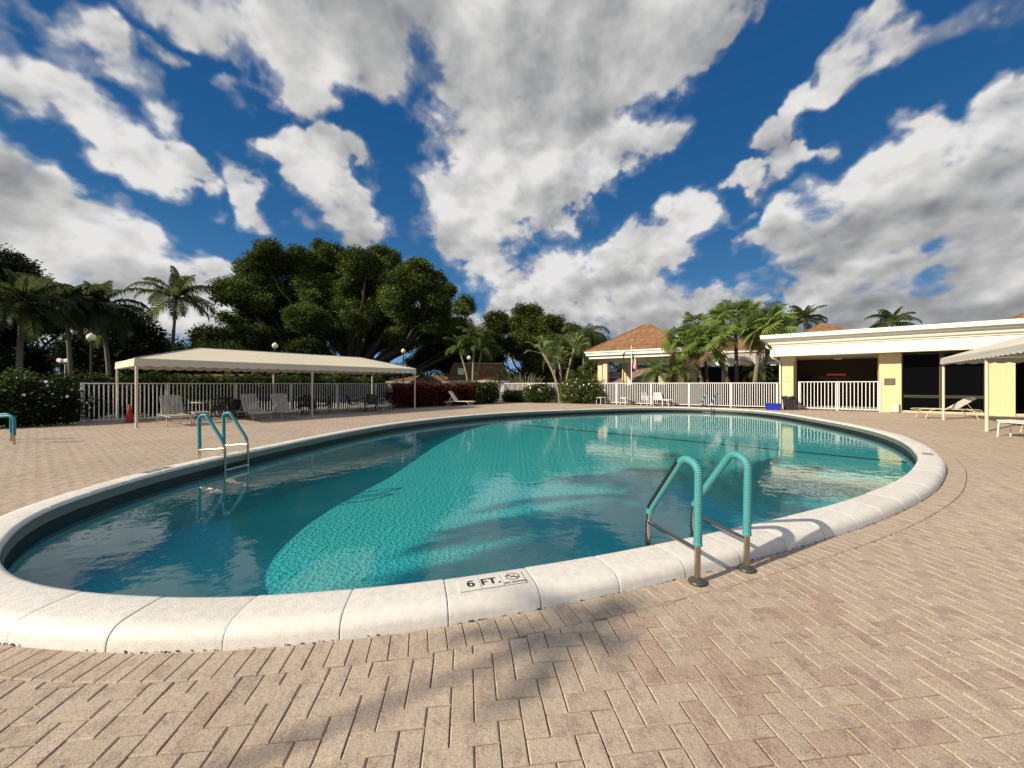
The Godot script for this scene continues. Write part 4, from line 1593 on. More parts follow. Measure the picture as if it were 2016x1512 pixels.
func tree(called: String, label: String, at: Vector3, lobes: Array, count: int, size: float, tone: Color, trunk_r: float, fork: float, sd: int, group := "") -> Node3D:
	var r := RandomNumberGenerator.new()
	r.seed = sd
	var t := thing(called, label, "tree", at, 0.0, group)
	var g := Geo.new()
	g.tube([Vector3(0, -0.1, 0), Vector3(0.03, 0.25, 0), Vector3(-0.05, fork * 0.5, 0.03), Vector3(0, fork, 0)], [trunk_r * 1.7, trunk_r * 1.15, trunk_r, trunk_r * 0.95], 10)
	part("trunk", g, M.bark, t)
	for j in lobes.size():
		if lobes.size() > 20 and j % 3:
			continue
		var l = lobes[j]
		var lg := Geo.new()
		var e: Vector3 = l[0] - Vector3(0, l[1].y * 0.1, 0)
		var path := limb(lg, Vector3(0, fork * r.randf_range(0.82, 1.0), 0), e, trunk_r * r.randf_range(0.35, 0.55), trunk_r * 0.10, r)
		for k in 5:   # boughs
			var s: Vector3 = path[3 + k % 4]
			var d := Vector3(r.randfn(), r.randf_range(-0.1, 0.9), r.randfn()).normalized()
			limb(lg, s, l[0] + d * l[1] * 0.7, trunk_r * 0.16, trunk_r * 0.03, r, 0.05)
		part("limb", lg, M.bark, t)
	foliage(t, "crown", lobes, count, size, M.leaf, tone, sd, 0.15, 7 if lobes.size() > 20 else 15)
	return t

func hedge(called: String, label: String, category: String, lobes: Array, count: int, size: float, tone: Color, sd: int, flowers := 0, flower_mat: Material = null, fsize := 0.05, at := Vector3()) -> Node3D:
	var t := thing(called, label, category, at)
	var r := RandomNumberGenerator.new()
	r.seed = sd
	# twigs inside
	var g := Geo.new()
	for l in lobes:
		for k in 7:
			var d := Vector3(r.randfn(), r.randf_range(0.1, 1.0), r.randfn()).normalized()
			g.tube([Vector3(l[0].x + r.randfn() * l[1].x * 0.2, 0, l[0].z + r.randfn() * l[1].z * 0.2), l[0] + d * l[1] * 0.75], [0.018, 0.006], 5, false)
	part("stems", g, M.bark, t)
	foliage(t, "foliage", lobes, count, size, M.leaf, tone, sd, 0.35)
	if flowers:
		var places := []
		for k in flowers:
			var l = lobes[r.randi() % lobes.size()]
			var d := Vector3(r.randfn(), r.randf_range(-0.6, 1.2), r.randfn()).normalized()
			var s := fsize * r.randf_range(0.7, 1.3)
			var q: Vector3 = l[0] + d * l[1] * r.randf_range(0.98, 1.1)
			if q.y > 0.1:
				places.append(Transform3D(Basis.from_euler(Vector3(r.randfn(), r.randf() * 6, r.randfn())).scaled(Vector3.ONE * s), q))
		var fg := Geo.new()
		for k in 5:
			var a := TAU * k / 5
			var d := Vector3(cos(a), 0.15, sin(a))
			var s := Vector3(-sin(a), 0, cos(a)) * 0.42
			fg.quad(Vector3(), d * 0.6 - s, d * 1.1 + Vector3(0, 0.1, 0), d * 0.6 + s)
		many("blossoms", fg.mesh(), flower_mat, t, places)
	return t

func row_lobes(a: Vector3, b: Vector3, n: int, h: float, w: float, sd: int) -> Array:
	var r := RandomNumberGenerator.new()
	r.seed = sd
	var out := []
	for k in n:
		var p := a.lerp(b, (k + 0.5) / n)
		var l := a.distance_to(b) / n * 0.75
		var hh := h * r.randf_range(0.93, 1.05)
		out.append([p + Vector3(0, hh * 0.5, 0), Vector3(maxf(l, w * 0.5), hh * 0.52, w * 0.6)])
	return out

# ---------------------------------------------------------------- buildings
func hip_roof(parent: Node3D, lo: Vector3, hi: Vector3, rise: float, m: Material, called := "roof", ridge_part := 1.0) -> void:   # over the rectangle lo..hi (x, z) at height lo.y
	var w := hi.x - lo.x
	var d := hi.z - lo.z
	var in_ := minf(w, d) / 2.0 * ridge_part
	var y := lo.y
	var c := [Vector3(lo.x, y, hi.z), Vector3(hi.x, y, hi.z), Vector3(hi.x, y, lo.z), Vector3(lo.x, y, lo.z)]
	var t := [Vector3(lo.x + in_, y + rise, hi.z - in_), Vector3(hi.x - in_, y + rise, hi.z - in_), Vector3(hi.x - in_, y + rise, lo.z + in_), Vector3(lo.x + in_, y + rise, lo.z + in_)]
	for k in 4:
		var g := Geo.new()
		var j := (k + 1) % 4
		var a: Vector3 = c[k]
		var b: Vector3 = c[j]
		var slope: float = ((t[k] + t[j]) / 2 - (a + b) / 2).length()
		# courses of shingles, each a little proud of the one above
		var n := maxi(4, int(slope / 0.22))
		for s in n:
			var f0 := float(s) / n
			var f1 := float(s + 1) / n
			var p0 := a.lerp(t[k], f0) + Vector3(0, 0.014, 0)
			var p1 := b.lerp(t[j], f0) + Vector3(0, 0.014, 0)
			var p2 := b.lerp(t[j], f1)
			var p3 := a.lerp(t[k], f1)
			var e := g.v.size()
			g.quad(p0, p1, p2, p3)
			var u0: float = a.distance_to(b)
			for q in 4:
				var pp := [p0, p1, p2, p3][q] as Vector3
				g.u[e + q] = Vector2((pp - a).dot((b - a).normalized()), slope * (f0 if q < 2 else f1))
			g.quad(p0 - Vector3(0, 0.014, 0), p1 - Vector3(0, 0.014, 0), p1, p0)
		part("roof_slope", g, m, parent)
	if in_ < minf(w, d) / 2.0 - 0.01:
		var g := Geo.new()
		g.quad(t[0], t[1], t[2], t[3])
		part("roof_top", g, m, parent)
	var gr := Geo.new()
	for k in 4:
		gr.tube([c[k] + Vector3(0, 0.02, 0), t[k] + Vector3(0, 0.02, 0)], 0.05, 5)
		gr.tube([t[k] + Vector3(0, 0.02, 0), t[(k + 1) % 4] + Vector3(0, 0.021, 0)], 0.05, 5)
	part("ridge_caps", gr, m, parent)

func window(parent: Node3D, at: Vector3, w: float, h: float, b: Basis, bars := 1) -> void:   # at: its middle, on the wall's face
	var g := Geo.new()
	for k in [-1.0, 1.0]:
		g.box(at + b * Vector3(k * w / 2, 0, 0.03), Vector3(0.07, h + 0.07, 0.06), b)
		g.box(at + b * Vector3(0, k * h / 2, 0.031), Vector3(w - 0.07, 0.07, 0.058), b)
	for k in bars:
		g.box(at + b * Vector3(-w / 2 + w * (k + 1) / (bars + 1), 0, 0.028), Vector3(0.05, h - 0.07, 0.05), b)
	var f := part("window", g, M.white_trim, parent)
	g = Geo.new()
	g.box(at + b * Vector3(0, 0, 0.012), Vector3(w - 0.06, h - 0.06, 0.01), b)
	part("pane", g, M.dark_glass, f)

func cornice(g: Geo, lo: Vector3, hi: Vector3, prof: Array) -> void:   # a moulding round three sides of a flat roof; prof: (how far out, height)
	var c := [Vector3(lo.x, 0, lo.z), Vector3(lo.x, 0, hi.z), Vector3(hi.x, 0, hi.z)]
	var o := [Vector3(-1, 0, -1), Vector3(-1, 0, 1), Vector3(0, 0, 1)]
	for k in 2:
		for j in prof.size() - 1:
			var p: Vector2 = prof[j]
			var q: Vector2 = prof[j + 1]
			var oo: Array = [Vector3(-1, 0, 0), Vector3(-1, 0, 1)] if k == 0 else [Vector3(-1, 0, 1), Vector3(0, 0, 1)]
			g.quad(c[k] + oo[0] * p.x + Vector3(0, p.y, 0), c[k + 1] + oo[1] * p.x + Vector3(0, p.y, 0), c[k + 1] + oo[1] * q.x + Vector3(0, q.y, 0), c[k] + oo[0] * q.x + Vector3(0, q.y, 0))

func build_pool_house() -> Node3D:
	# local x runs along the front, local z towards the pool
	var t := thing("pool_house", "low cream pool house with deep white cornice and dark open porch", "building", Vector3(19.7, 0, -20.3), -atan2(0.615, 0.79))
	var x0 := -4.25
	var x1 := 14.0
	var g := Geo.new()
	g.box(Vector3((x0 + x1) / 2, 0.03, -4.6), Vector3(x1 - x0, 0.08, 9.0))
	part("floor_slab", g, M.concrete, t)
	g = Geo.new()
	g.box(Vector3(-3.975, 1.57, -0.3), Vector3(0.55, 3.14, 0.6))
	g.box(Vector3(-3.975, 3.0, -0.29), Vector3(0.72, 0.30, 0.72))
	var pl := part("pillar", g, M.yellow_stucco, t)
	for q in [[-0.06, 2.02], [0.10, 2.02], [0.02, 1.90], [-0.10, 1.77], [0.12, 1.77], [0.02, 1.77]]:
		var gd := Geo.new()
		gd.xf = Transform3D(Basis(Vector3.RIGHT, PI / 2), Vector3(-3.975 + q[0], q[1] - 0.1, 0.0))
		gd.lathe([Vector2(0, 0.0), Vector2(0.032, 0.0), Vector2(0.032, 0.02), Vector2(0, 0.022)], 10)
		part("disc_ornament", gd, M.grey_metal, pl)
	g = Geo.new()
	g.box(Vector3(0.42, 1.57, -0.3), Vector3(0.84, 3.14, 0.6))
	g.box(Vector3(0.42, 3.04, -0.28), Vector3(0.4, 0.2, 0.7))
	var p2 := part("pillar", g, M.yellow_stucco, t)
	g = Geo.new()
	g.rbox(Vector3(0.40, 1.62, 0.012), Vector3(0.42, 0.36, 0.03), 0.006)
	var pq := part("plaque", g, M.bronze, p2)
	g = Geo.new()
	for k in 5:
		g.box(Vector3(0.40, 1.73 - k * 0.055, 0.0285), Vector3(0.30 - 0.05 * (k % 2), 0.018, 0.004))
	g.xf = Transform3D()
	part("raised_lines", g, M.bronze_light, p2)
	g = Geo.new()
	g.box(Vector3(4.16, 1.57, -0.25), Vector3(0.78, 3.14, 0.5))
	part("wall_pier", g, M.yellow_stucco, t)
	g = Geo.new()
	g.box(Vector3(9.5, 1.57, -0.3), Vector3(0.8, 3.14, 0.6))
	part("wall_pier", g, M.yellow_stucco, t)
	# the porch recess
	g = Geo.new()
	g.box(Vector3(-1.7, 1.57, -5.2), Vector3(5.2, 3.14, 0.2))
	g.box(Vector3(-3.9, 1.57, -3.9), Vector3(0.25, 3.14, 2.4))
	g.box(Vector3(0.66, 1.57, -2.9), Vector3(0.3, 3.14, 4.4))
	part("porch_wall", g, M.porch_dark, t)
	g = Geo.new()
	g.box(Vector3(-3.72, 1.57, -1.6), Vector3(0.30, 3.14, 0.5))
	part("porch_wall", g, M.yellow_stucco, t)
	g = Geo.new()
	for k in 2:
		g.rbox(Vector3(-2.3 + k * 1.02, 1.05, -5.06), Vector3(0.98, 2.1, 0.06), 0.01)
	part("double_door", g, M.door_brown, t)
	g = Geo.new()
	g.rbox(Vector3(-1.55, 2.12, -4.6), Vector3(0.95, 0.13, 0.08), 0.02)
	part("glowing_lamp", g, M.lamp_glow, t)
	g = Geo.new()
	g.rbox(Vector3(-1.6, 3.02, -1.8), Vector3(0.35, 0.1, 0.35), 0.02)
	part("ceiling_fitting", g, M.cream_metal, t)
	# the window wall
	for k in 2:
		var xa := 0.86 + k * 1.46
		g = Geo.new()
		for e in [[xa + 0.04, 1.57, 0.08, 3.1], [xa + 1.40, 1.57, 0.08, 3.1]]:
			g.box(Vector3(e[0], e[1], -0.32), Vector3(e[2], e[3], 0.09))
		for y in [0.10, 0.82, 0.90, 3.06]:
			g.box(Vector3(xa + 0.72, y, -0.321), Vector3(1.28, 0.045, 0.07))
		var f := part("window", g, M.dark_bronze, t)
		g = Geo.new()
		g.box(Vector3(xa + 0.72, 1.57, -0.33), Vector3(1.28, 2.95, 0.012))
		part("pane", g, M.dark_glass, f)
	g = Geo.new()
	g.box(Vector3(7.0, 1.6, -0.33), Vector3(4.2, 3.0, 0.02))
	part("pane", g, M.dark_glass, t)
	g = Geo.new()
	g.box(Vector3(2.3, 0.05, -0.25), Vector3(2.96, 0.12, 0.22))
	g.box(Vector3(7.0, 0.05, -0.25), Vector3(4.8, 0.12, 0.22))
	part("sill", g, M.yellow_stucco, t)
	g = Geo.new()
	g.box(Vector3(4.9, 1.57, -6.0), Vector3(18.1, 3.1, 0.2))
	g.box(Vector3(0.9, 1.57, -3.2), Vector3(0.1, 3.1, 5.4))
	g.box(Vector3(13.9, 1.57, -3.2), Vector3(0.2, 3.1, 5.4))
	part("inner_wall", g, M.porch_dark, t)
	# the overhanging roof: soffit, white beam, moulded cornice
	g = Geo.new()
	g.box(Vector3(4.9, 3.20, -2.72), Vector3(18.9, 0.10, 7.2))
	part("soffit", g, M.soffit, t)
	g = Geo.new()
	g.box(Vector3(4.7, 3.46, 0.82), Vector3(18.76, 0.66, 0.16))
	g.box(Vector3(-4.61, 3.46, -2.76), Vector3(0.14, 0.66, 7.0))
	part("beam", g, M.cream_beam, t)
	g = Geo.new()
	cornice(g, Vector3(-4.68, 0, -6.2), Vector3(14.2, 0, 0.90), [Vector2(-0.1, 3.73), Vector2(0.06, 3.73), Vector2(0.06, 3.80), Vector2(0.10, 3.80), Vector2(0.16, 3.83), Vector2(0.20, 3.90), Vector2(0.21, 3.97), Vector2(0.25, 3.99), Vector2(0.25, 4.01), Vector2(0.40, 4.06), Vector2(0.42, 4.10), Vector2(0.42, 4.12), Vector2(0.55, 4.15), Vector2(0.56, 4.30), Vector2(0.58, 4.30), Vector2(0.58, 4.36), Vector2(0.3, 4.37)])
	part("cornice", g, M.white_trim, t)
	g = Geo.new()
	g.box(Vector3(4.5, 4.33, -2.5), Vector3(19.0, 0.08, 7.6))
	part("flat_roof", g, M.roof_white, t)
	g = Geo.new()
	g.lathe([Vector2(0.0, 4.37), Vector2(0.25, 4.37), Vector2(0.25, 4.42), Vector2(0.1, 4.47), Vector2(0, 4.47)], 12, Vector3(0.2, 0, -0.6))
	part("roof_vent", g, M.white_trim, t)
	# the gutter pipe round the end of the cornice and down the pillar
	g = Geo.new()
	g.tube(arc_path([Vector3(-4.98, 4.05, 0.55), Vector3(-5.0, 3.70, 0.50), Vector3(-4.76, 3.62, 0.45), Vector3(-4.76, 3.10, 0.40), Vector3(-4.34, 2.85, -0.05), Vector3(-4.34, 0.05, -0.05)], 0.16, 5), 0.05, 10)
	part("downpipe", g, M.cream_beam, t)
	return t

func build_pavilion() -> void:
	var th := atan2(4.4, 6.55)
	# local x runs along the front from the left corner, local z towards the pool
	var t := thing("pavilion", "open pavilion with brown shingled hip roof on paired cream columns", "building", Vector3(7.2, 0, -34.8), -th)
	var w := 8.2
	var d := 9.0
	var g := Geo.new()
	for k in [[0.9, -0.9], [w - 0.9, -0.9], [0.9, -d + 0.9], [w - 0.9, -d + 0.9]]:
		for j in [-0.28, 0.28]:
			g = Geo.new()
			g.rbox(Vector3(k[0] + j, 1.9, k[1] + j * 0.3), Vector3(0.42, 3.8, 0.42), 0.02)
			g.rbox(Vector3(k[0] + j, 0.15, k[1] + j * 0.3), Vector3(0.5, 0.3, 0.5), 0.02)
			part("column", g, M.peach_stucco, t)
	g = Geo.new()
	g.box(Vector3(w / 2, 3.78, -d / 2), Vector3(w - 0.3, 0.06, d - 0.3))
	part("ceiling", g, M.soffit, t)
	g = Geo.new()
	for e in [[w / 2, 0.0, w, 1], [w / 2, -d, w, 1], [0.0, -d / 2, d, 0], [w, -d / 2, d, 0]]:
		var s := Vector3(e[2] + 0.2, 0.26, 0.2) if e[3] else Vector3(0.196, 0.256, e[2] - 0.2)
		g.box(Vector3(e[0], 3.92, e[1]), s)
		var s2 := Vector3(e[2] + 0.62, 0.24, 0.62) if e[3] else Vector3(0.614, 0.236, e[2] - 0.62)
		g.box(Vector3(e[0], 4.18, e[1]), s2)
		var s3 := Vector3(e[2] + 0.8, 0.12, 0.8) if e[3] else Vector3(0.796, 0.116, e[2] - 0.8)
		g.box(Vector3(e[0], 4.37, e[1]), s3)
	part("eaves_moulding", g, M.white_trim, t)
	hip_roof(t, Vector3(-0.42, 4.44, -d - 0.42), Vector3(w + 0.42, 4.44, 0.42), 2.62, M.shingle, "roof", 0.93)
	g = Geo.new()
	g.box(Vector3(w / 2, 0.02, -d / 2), Vector3(w, 0.1, d))
	part("floor_slab", g, M.concrete, t)

func build_walkway() -> void:   # the covered way between the pavilion and the pool house
	var t := thing("covered_walkway", "flat-roofed covered walkway behind the fan palms on cream columns", "building", Vector3(17.2, 0, -37.5), -0.45)
	var g := Geo.new()
	g.box(Vector3(5, 4.0, -1.5), Vector3(11, 0.9, 3.4))
	part("fascia", g, M.grey_fascia, t)
	g = Geo.new()
	g.box(Vector3(5, 3.42, 0.25), Vector3(11.2, 0.28, 0.3))
	g.box(Vector3(5, 4.52, -1.5), Vector3(11.3, 0.14, 3.7))
	part("white_band", g, M.white_trim, t)
	for x in [0.4, 3.4, 6.4, 9.4]:
		g = Geo.new()
		g.rbox(Vector3(x, 1.65, -0.1), Vector3(0.5, 3.3, 0.5), 0.02)
		part("column", g, M.peach_stucco, t)
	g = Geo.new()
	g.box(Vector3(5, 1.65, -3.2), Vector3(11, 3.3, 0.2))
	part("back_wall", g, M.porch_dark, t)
	hip_roof(t, Vector3(-1.5, 4.6, -12.0), Vector3(12.5, 4.6, -2.6), 1.9, M.shingle)

func build_house(label: String, at: Vector3, turn: float, w: float, d: float, h: float, rise: float, wall: Material, roof: Material, windows: int, mansard := false, gable := false) -> void:
	var t := thing("house", label, "house", at, turn)
	var g := Geo.new()
	g.box(Vector3(0, h / 2, 0), Vector3(w, h, d))
	part("wall", g, wall, t)
	for k in windows:
		window(t, Vector3(-w / 2 + w * (k + 0.5) / windows, h * 0.55, d / 2), 1.1, 1.1, Basis())
	if gable:
		g = Geo.new()
		var o := 0.5
		for s in [-1.0, 1.0]:
			var a := Vector3(s * (w / 2 + o), h - o * rise / (w / 2), d / 2 + o)
			var b := Vector3(0, h + rise, d / 2 + o)
			var e := Vector3(0, 0, -d - 2 * o)
			g.quad(a, b, b + e, a + e)
			g.quad(a - Vector3(0, 0.16, 0), b - Vector3(0, 0.16, 0), b, a)
			g.quad(a + e - Vector3(0, 0.16, 0), a - Vector3(0, 0.16, 0), a, a + e)
		part("roof", g, roof, t)
		g = Geo.new()
		for z in [d / 2, -d / 2]:
			g.tri(Vector3(-w / 2, h, z), Vector3(w / 2, h, z), Vector3(0, h + rise - 0.15, z))
		part("gable_wall", g, wall, t)
	elif mansard:
		hip_roof(t, Vector3(-w / 2 - 0.3, h, -d / 2 - 0.3), Vector3(w / 2 + 0.3, h, d / 2 + 0.3), rise, roof, "roof", 0.18)
		g = Geo.new()
		g.box(Vector3(0, h + rise + 0.05, 0), Vector3(w - 0.9, 0.14, d - 0.9))
		g.box(Vector3(-w * 0.30, h + rise * 0.55, d / 2 - 0.15), Vector3(0.8, 0.8, 0.7))
		part("white_cap", g, M.white_trim, t)
	else:
		hip_roof(t, Vector3(-w / 2 - 0.5, h, -d / 2 - 0.5), Vector3(w / 2 + 0.5, h, d / 2 + 0.5), rise, roof)
	g = Geo.new()
	for z in [d / 2 + 0.42, -d / 2 - 0.42]:
		g.box(Vector3(0, h - 0.08, z), Vector3(w + 0.9, 0.18, 0.1))
	if not gable:
		part("fascia_board", g, M.white_trim, t)

func lobes_of(a: Array) -> Array:
	var out := []
	for k in range(0, a.size(), 6):
		out.append([Vector3(a[k], a[k + 1], a[k + 2]), Vector3(a[k + 3], a[k + 4], a[k + 5])])
	return out

# ---------------------------------------------------------------- materials of this place
func make_materials() -> void:
	var grain := grain_texture(1024, 3, 0.62, 0.045, 0.08, 0.20)
	var rough_noise := noise_map(0.05, 4, 512)
	var mottle := noise_map(0.012, 5, 512, Color(0.90, 0.895, 0.885), Color(1, 1, 1), FastNoiseLite.TYPE_SIMPLEX_SMOOTH, 8)
	var blotch := noise_map(0.008, 4, 512, Color(0.72, 0.70, 0.68), Color(1, 1, 1), FastNoiseLite.TYPE_SIMPLEX_SMOOTH, 15)
	var pavers := []
	for k in 7:
		var c := paver_color((k - 2.6) / 1.4)
		if k == 1:
			c = Color(c.r * 0.99, c.g * 0.93, c.b * 0.93)
		var m := paint(c.r, c.g, c.b, 0.85)
		m.albedo_texture = grain
		relief(m, rough_noise, 0.25, 0.83)
		pavers.append(m)
	M.pavers = pavers
	M.paver_many = paint(1, 1, 1, 0.85)
	M.paver_many.vertex_color_use_as_albedo = true
	M.paver_many.albedo_texture = grain
	relief(M.paver_many, rough_noise, 0.25, 0.83)
	M.sand = paint(0.20, 0.155, 0.11, 0.95)
	M.dirt = paint(0.028, 0.02, 0.014, 0.95)
	M.lawn = relief(paint(0.055, 0.085, 0.028, 0.9), rough_noise, 3.0, 0.6)
	M.lawn.albedo_texture = blotch
	M.coping = paint(0.75, 0.745, 0.735, 0.55)
	M.coping.albedo_texture = mottle
	relief(M.coping, noise_map(0.085, 2, 512, Color.BLACK, Color.WHITE, FastNoiseLite.TYPE_SIMPLEX_SMOOTH, 41), 0.26, 2.3)
	M.coping_worn = M.coping.duplicate()
	M.coping_worn.albedo_color = Color(0.70, 0.695, 0.68).linear_to_srgb()
	M.coping_face = paint(0.13, 0.16, 0.145, 0.6)
	M.mortar = paint(0.72, 0.71, 0.70, 0.8)
	M.marker_tile = paint(0.62, 0.62, 0.60, 0.35)
	M.marker_old = paint(0.36, 0.31, 0.30, 0.5)
	M.marker_ink = paint(0.012, 0.012, 0.014, 0.4)
	M.marker_red = paint(0.22, 0.035, 0.03, 0.4)
	# pool: pale plaster seen through water that swallows the red
	var wave := noise_map(0.022, 2, 512, Color.BLACK, Color.WHITE, FastNoiseLite.TYPE_CELLULAR, 4)
	M.plaster = paint(0.011, 0.355, 0.380, 0.9)
	M.plaster.heightmap_enabled = true
	M.plaster.heightmap_texture = wave
	M.plaster.heightmap_scale = 3.0
	M.plaster.uv1_scale = Vector3(1.2, 1.2, 1.2)
	M.plaster_wall = paint(0.04, 0.25, 0.28, 0.9)
	M.tile_band = paint(0.006, 0.007, 0.011, 0.5)
	M.dark_tile = paint(0.004, 0.02, 0.03, 0.6)
	M.water = paint(0.0, 0.13, 0.19, 0.02)
	M.water.albedo_color.a = 0.10
	M.water.transparency = BaseMaterial3D.TRANSPARENCY_ALPHA
	M.water.metallic_specular = 0.43
	M.water.normal_enabled = true
	var rip := FastNoiseLite.new()
	rip.seed = 9
	rip.frequency = 0.012
	rip.fractal_octaves = 4
	rip.fractal_gain = 0.5
	var nt := NoiseTexture2D.new()
	nt.width = 1024
	nt.height = 1024
	nt.seamless = true
	nt.as_normal_map = true
	nt.bump_strength = 6.0
	nt.noise = rip
	nt.generate_mipmaps = false
	M.water.normal_texture = nt
	M.water.normal_scale = 0.07
	M.water.uv1_scale = Vector3(0.16, 0.24, 1)
	# metal and plastic
	M.steel = paint(0.42, 0.37, 0.31, 0.22, 1.0)
	M.flange = paint(0.07, 0.085, 0.075, 0.35, 0.4)
	M.black_rubber = paint(0.012, 0.012, 0.012, 0.5)
	M.white_plastic = paint(0.7, 0.7, 0.68, 0.5)
	M.cover_plain = paint(0.015, 0.20, 0.24, 0.5)
	M.cover_check = paint(1, 1, 1, 0.6)
	var im := Image.create(64, 64, false, Image.FORMAT_RGB8)
	for y in 64:
		for x in 64:
			var fx := absf(fposmod(x / 16.0, 1.0) - 0.5)
			var fy := absf(fposmod(y / 16.0, 1.0) - 0.5)
			var c := Color(0.006, 0.13, 0.155)
			if fx > 0.30 or fy > 0.30: c = Color(0.018, 0.26, 0.285)
			if fx > 0.30 and fy > 0.30: c = Color(0.22, 0.45, 0.455)
			im.set_pixel(x, y, c.linear_to_srgb())
	M.cover_check.albedo_texture = ImageTexture.create_from_image(im)
	M.cover_check.uv1_scale = Vector3(4, 16.5, 1)
	M.dark_metal = paint(0.012, 0.012, 0.013, 0.45)
	M.black_strap = paint(0.012, 0.012, 0.013, 0.5)
	M.cream_metal = paint(0.58, 0.54, 0.43, 0.4)
	M.cream_strap = paint(0.60, 0.58, 0.50, 0.5)
	M.taupe_strap = paint(0.40, 0.385, 0.33, 0.5)
	M.white_metal = paint(0.78, 0.78, 0.77, 0.4)
	M.grey_metal = paint(0.40, 0.40, 0.38, 0.45)
	M.fence_white = paint(0.80, 0.80, 0.82, 0.35)
	M.concrete = relief(paint(0.42, 0.38, 0.33, 0.9), rough_noise, 0.3, 2.0)
	M.cloth = paint(0.60, 0.565, 0.455, 0.85)
	M.cloth.backlight_enabled = true
	M.cloth.backlight = Color(0.030, 0.026, 0.020).linear_to_srgb()
	M.cloth_grey = paint(0.56, 0.55, 0.52, 0.85)
	M.seam_cloth = paint(0.48, 0.45, 0.36, 0.85)
	M.trim_cloth = paint(0.78, 0.76, 0.68, 0.8)
	M.globe = paint(0.72, 0.70, 0.58, 0.25)
	# buildings
	var stucco := noise_map(0.09, 3, 512, Color.BLACK, Color.WHITE, FastNoiseLite.TYPE_SIMPLEX, 61)
	M.yellow_stucco = relief(paint(0.72, 0.62, 0.36, 0.9), stucco, 0.10, 1.6)
	M.yellow_stucco.albedo_texture = mottle
	M.peach_stucco = relief(paint(0.70, 0.58, 0.40, 0.9), stucco, 0.5, 2.0)
	M.cream_wall = relief(paint(0.70, 0.66, 0.50, 0.9), stucco, 0.5, 2.0)
	M.grey_wall = relief(paint(0.36, 0.35, 0.32, 0.9), stucco, 0.5, 2.0)
	M.porch_dark = paint(0.05, 0.035, 0.028, 0.8)  # shade of the deep recess is put into this wall colour
	M.door_brown = paint(0.06, 0.02, 0.012, 0.5)
	M.lamp_glow = paint(0.5, 0.1, 0.04, 0.5)
	M.lamp_glow.emission_enabled = true
	M.lamp_glow.emission = Color(0.40, 0.10, 0.04)
	M.lamp_glow.emission_energy_multiplier = 0.5
	M.bronze = relief(paint(0.16, 0.14, 0.115, 0.45, 0.6), rough_noise, 0.3, 8.0)
	M.bronze_light = paint(0.28, 0.25, 0.2, 0.4, 0.6)
	M.dark_bronze = paint(0.07, 0.065, 0.055, 0.4)
	M.dark_glass = paint(0.003, 0.0035, 0.004, 0.08)
	M.dark_glass.metallic_specular = 0.14
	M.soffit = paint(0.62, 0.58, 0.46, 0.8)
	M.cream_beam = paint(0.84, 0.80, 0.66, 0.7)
	M.white_trim = paint(0.84, 0.82, 0.74, 0.6)
	M.roof_white = paint(0.7, 0.7, 0.68, 0.8)
	M.grey_fascia = paint(0.42, 0.41, 0.38, 0.7)
	M.shingle = paint(0.29, 0.18, 0.10, 0.9)
	var sh := Image.create(256, 256, false, Image.FORMAT_RGB8)
	var r := RandomNumberGenerator.new()
	r.seed = 14
	for row in 16:
		var x := 0
		while x < 256:
			var wd := r.randi_range(8, 22)
			var k := r.randf_range(0.72, 1.0)
			var c := Color(k, k * r.randf_range(0.86, 1.0), k * r.randf_range(0.8, 1.0))
			sh.fill_rect(Rect2i(x, row * 16, wd, 16), c)
			x += wd
	M.shingle.albedo_texture = ImageTexture.create_from_image(sh)
	M.shingle.uv1_scale = Vector3(0.28, 0.28, 1)
	M.shingle_brown = M.shingle.duplicate()
	M.shingle_brown.albedo_color = Color(0.24, 0.135, 0.07).linear_to_srgb()
	M.shingle_grey = M.shingle.duplicate()
	M.shingle_grey.albedo_color = Color(0.26, 0.22, 0.18).linear_to_srgb()
	# plants
	M.bark = relief(paint(0.060, 0.050, 0.040, 0.9), rough_noise, 2.0, 1.2)
	M.palm_bark = relief(paint(0.19, 0.155, 0.115, 0.9), rough_noise, 2.0, 1.6)
	M.pale_bark = relief(paint(0.26, 0.215, 0.155, 0.85), rough_noise, 1.0, 1.2)
	M.boot_bark = relief(paint(0.15, 0.085, 0.045, 0.9), rough_noise, 6.0, 2.0)
	M.leaf = leafy(1, 1, 1, 0.22)
	M.leaf_coco = leafy(0.036, 0.054, 0.015, 0.14)
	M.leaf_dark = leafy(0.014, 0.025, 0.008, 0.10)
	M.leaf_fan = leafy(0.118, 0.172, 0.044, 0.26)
	M.leaf_dead = leafy(0.16, 0.11, 0.055, 0.2)
	M.leaf_date = leafy(0.085, 0.140, 0.036, 0.28)
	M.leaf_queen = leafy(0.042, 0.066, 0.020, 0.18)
	M.leaf_light = leafy(0.17, 0.28, 0.05, 0.45)
	M.leaf_paddle = leafy(0.11, 0.155, 0.060, 0.28)
	M.petal = paint(0.80, 0.80, 0.78, 0.7)
	# small things
	M.blue_plastic = paint(0.006, 0.02, 0.36, 0.4)
	M.black_plastic = paint(0.018, 0.018, 0.018, 0.4)
	M.tan_plastic = paint(0.16, 0.12, 0.08, 0.5)
	M.red_plastic = paint(0.45, 0.02, 0.015, 0.5)
	M.sign_blue = paint(0.02, 0.14, 0.42, 0.5)
	M.sign_white = paint(0.75, 0.75, 0.75, 0.5)
	M.flag = paint(1, 1, 1, 0.8)
	var fl := Image.create(190, 100, false, Image.FORMAT_RGB8)
	for k in 13:
		fl.fill_rect(Rect2i(0, k * 100 / 13, 190, 8), Color(0.70, 0.08, 0.12) if k % 2 == 0 else Color(0.92, 0.92, 0.92))
	fl.fill_rect(Rect2i(0, 0, 76, 54), Color(0.10, 0.13, 0.36))
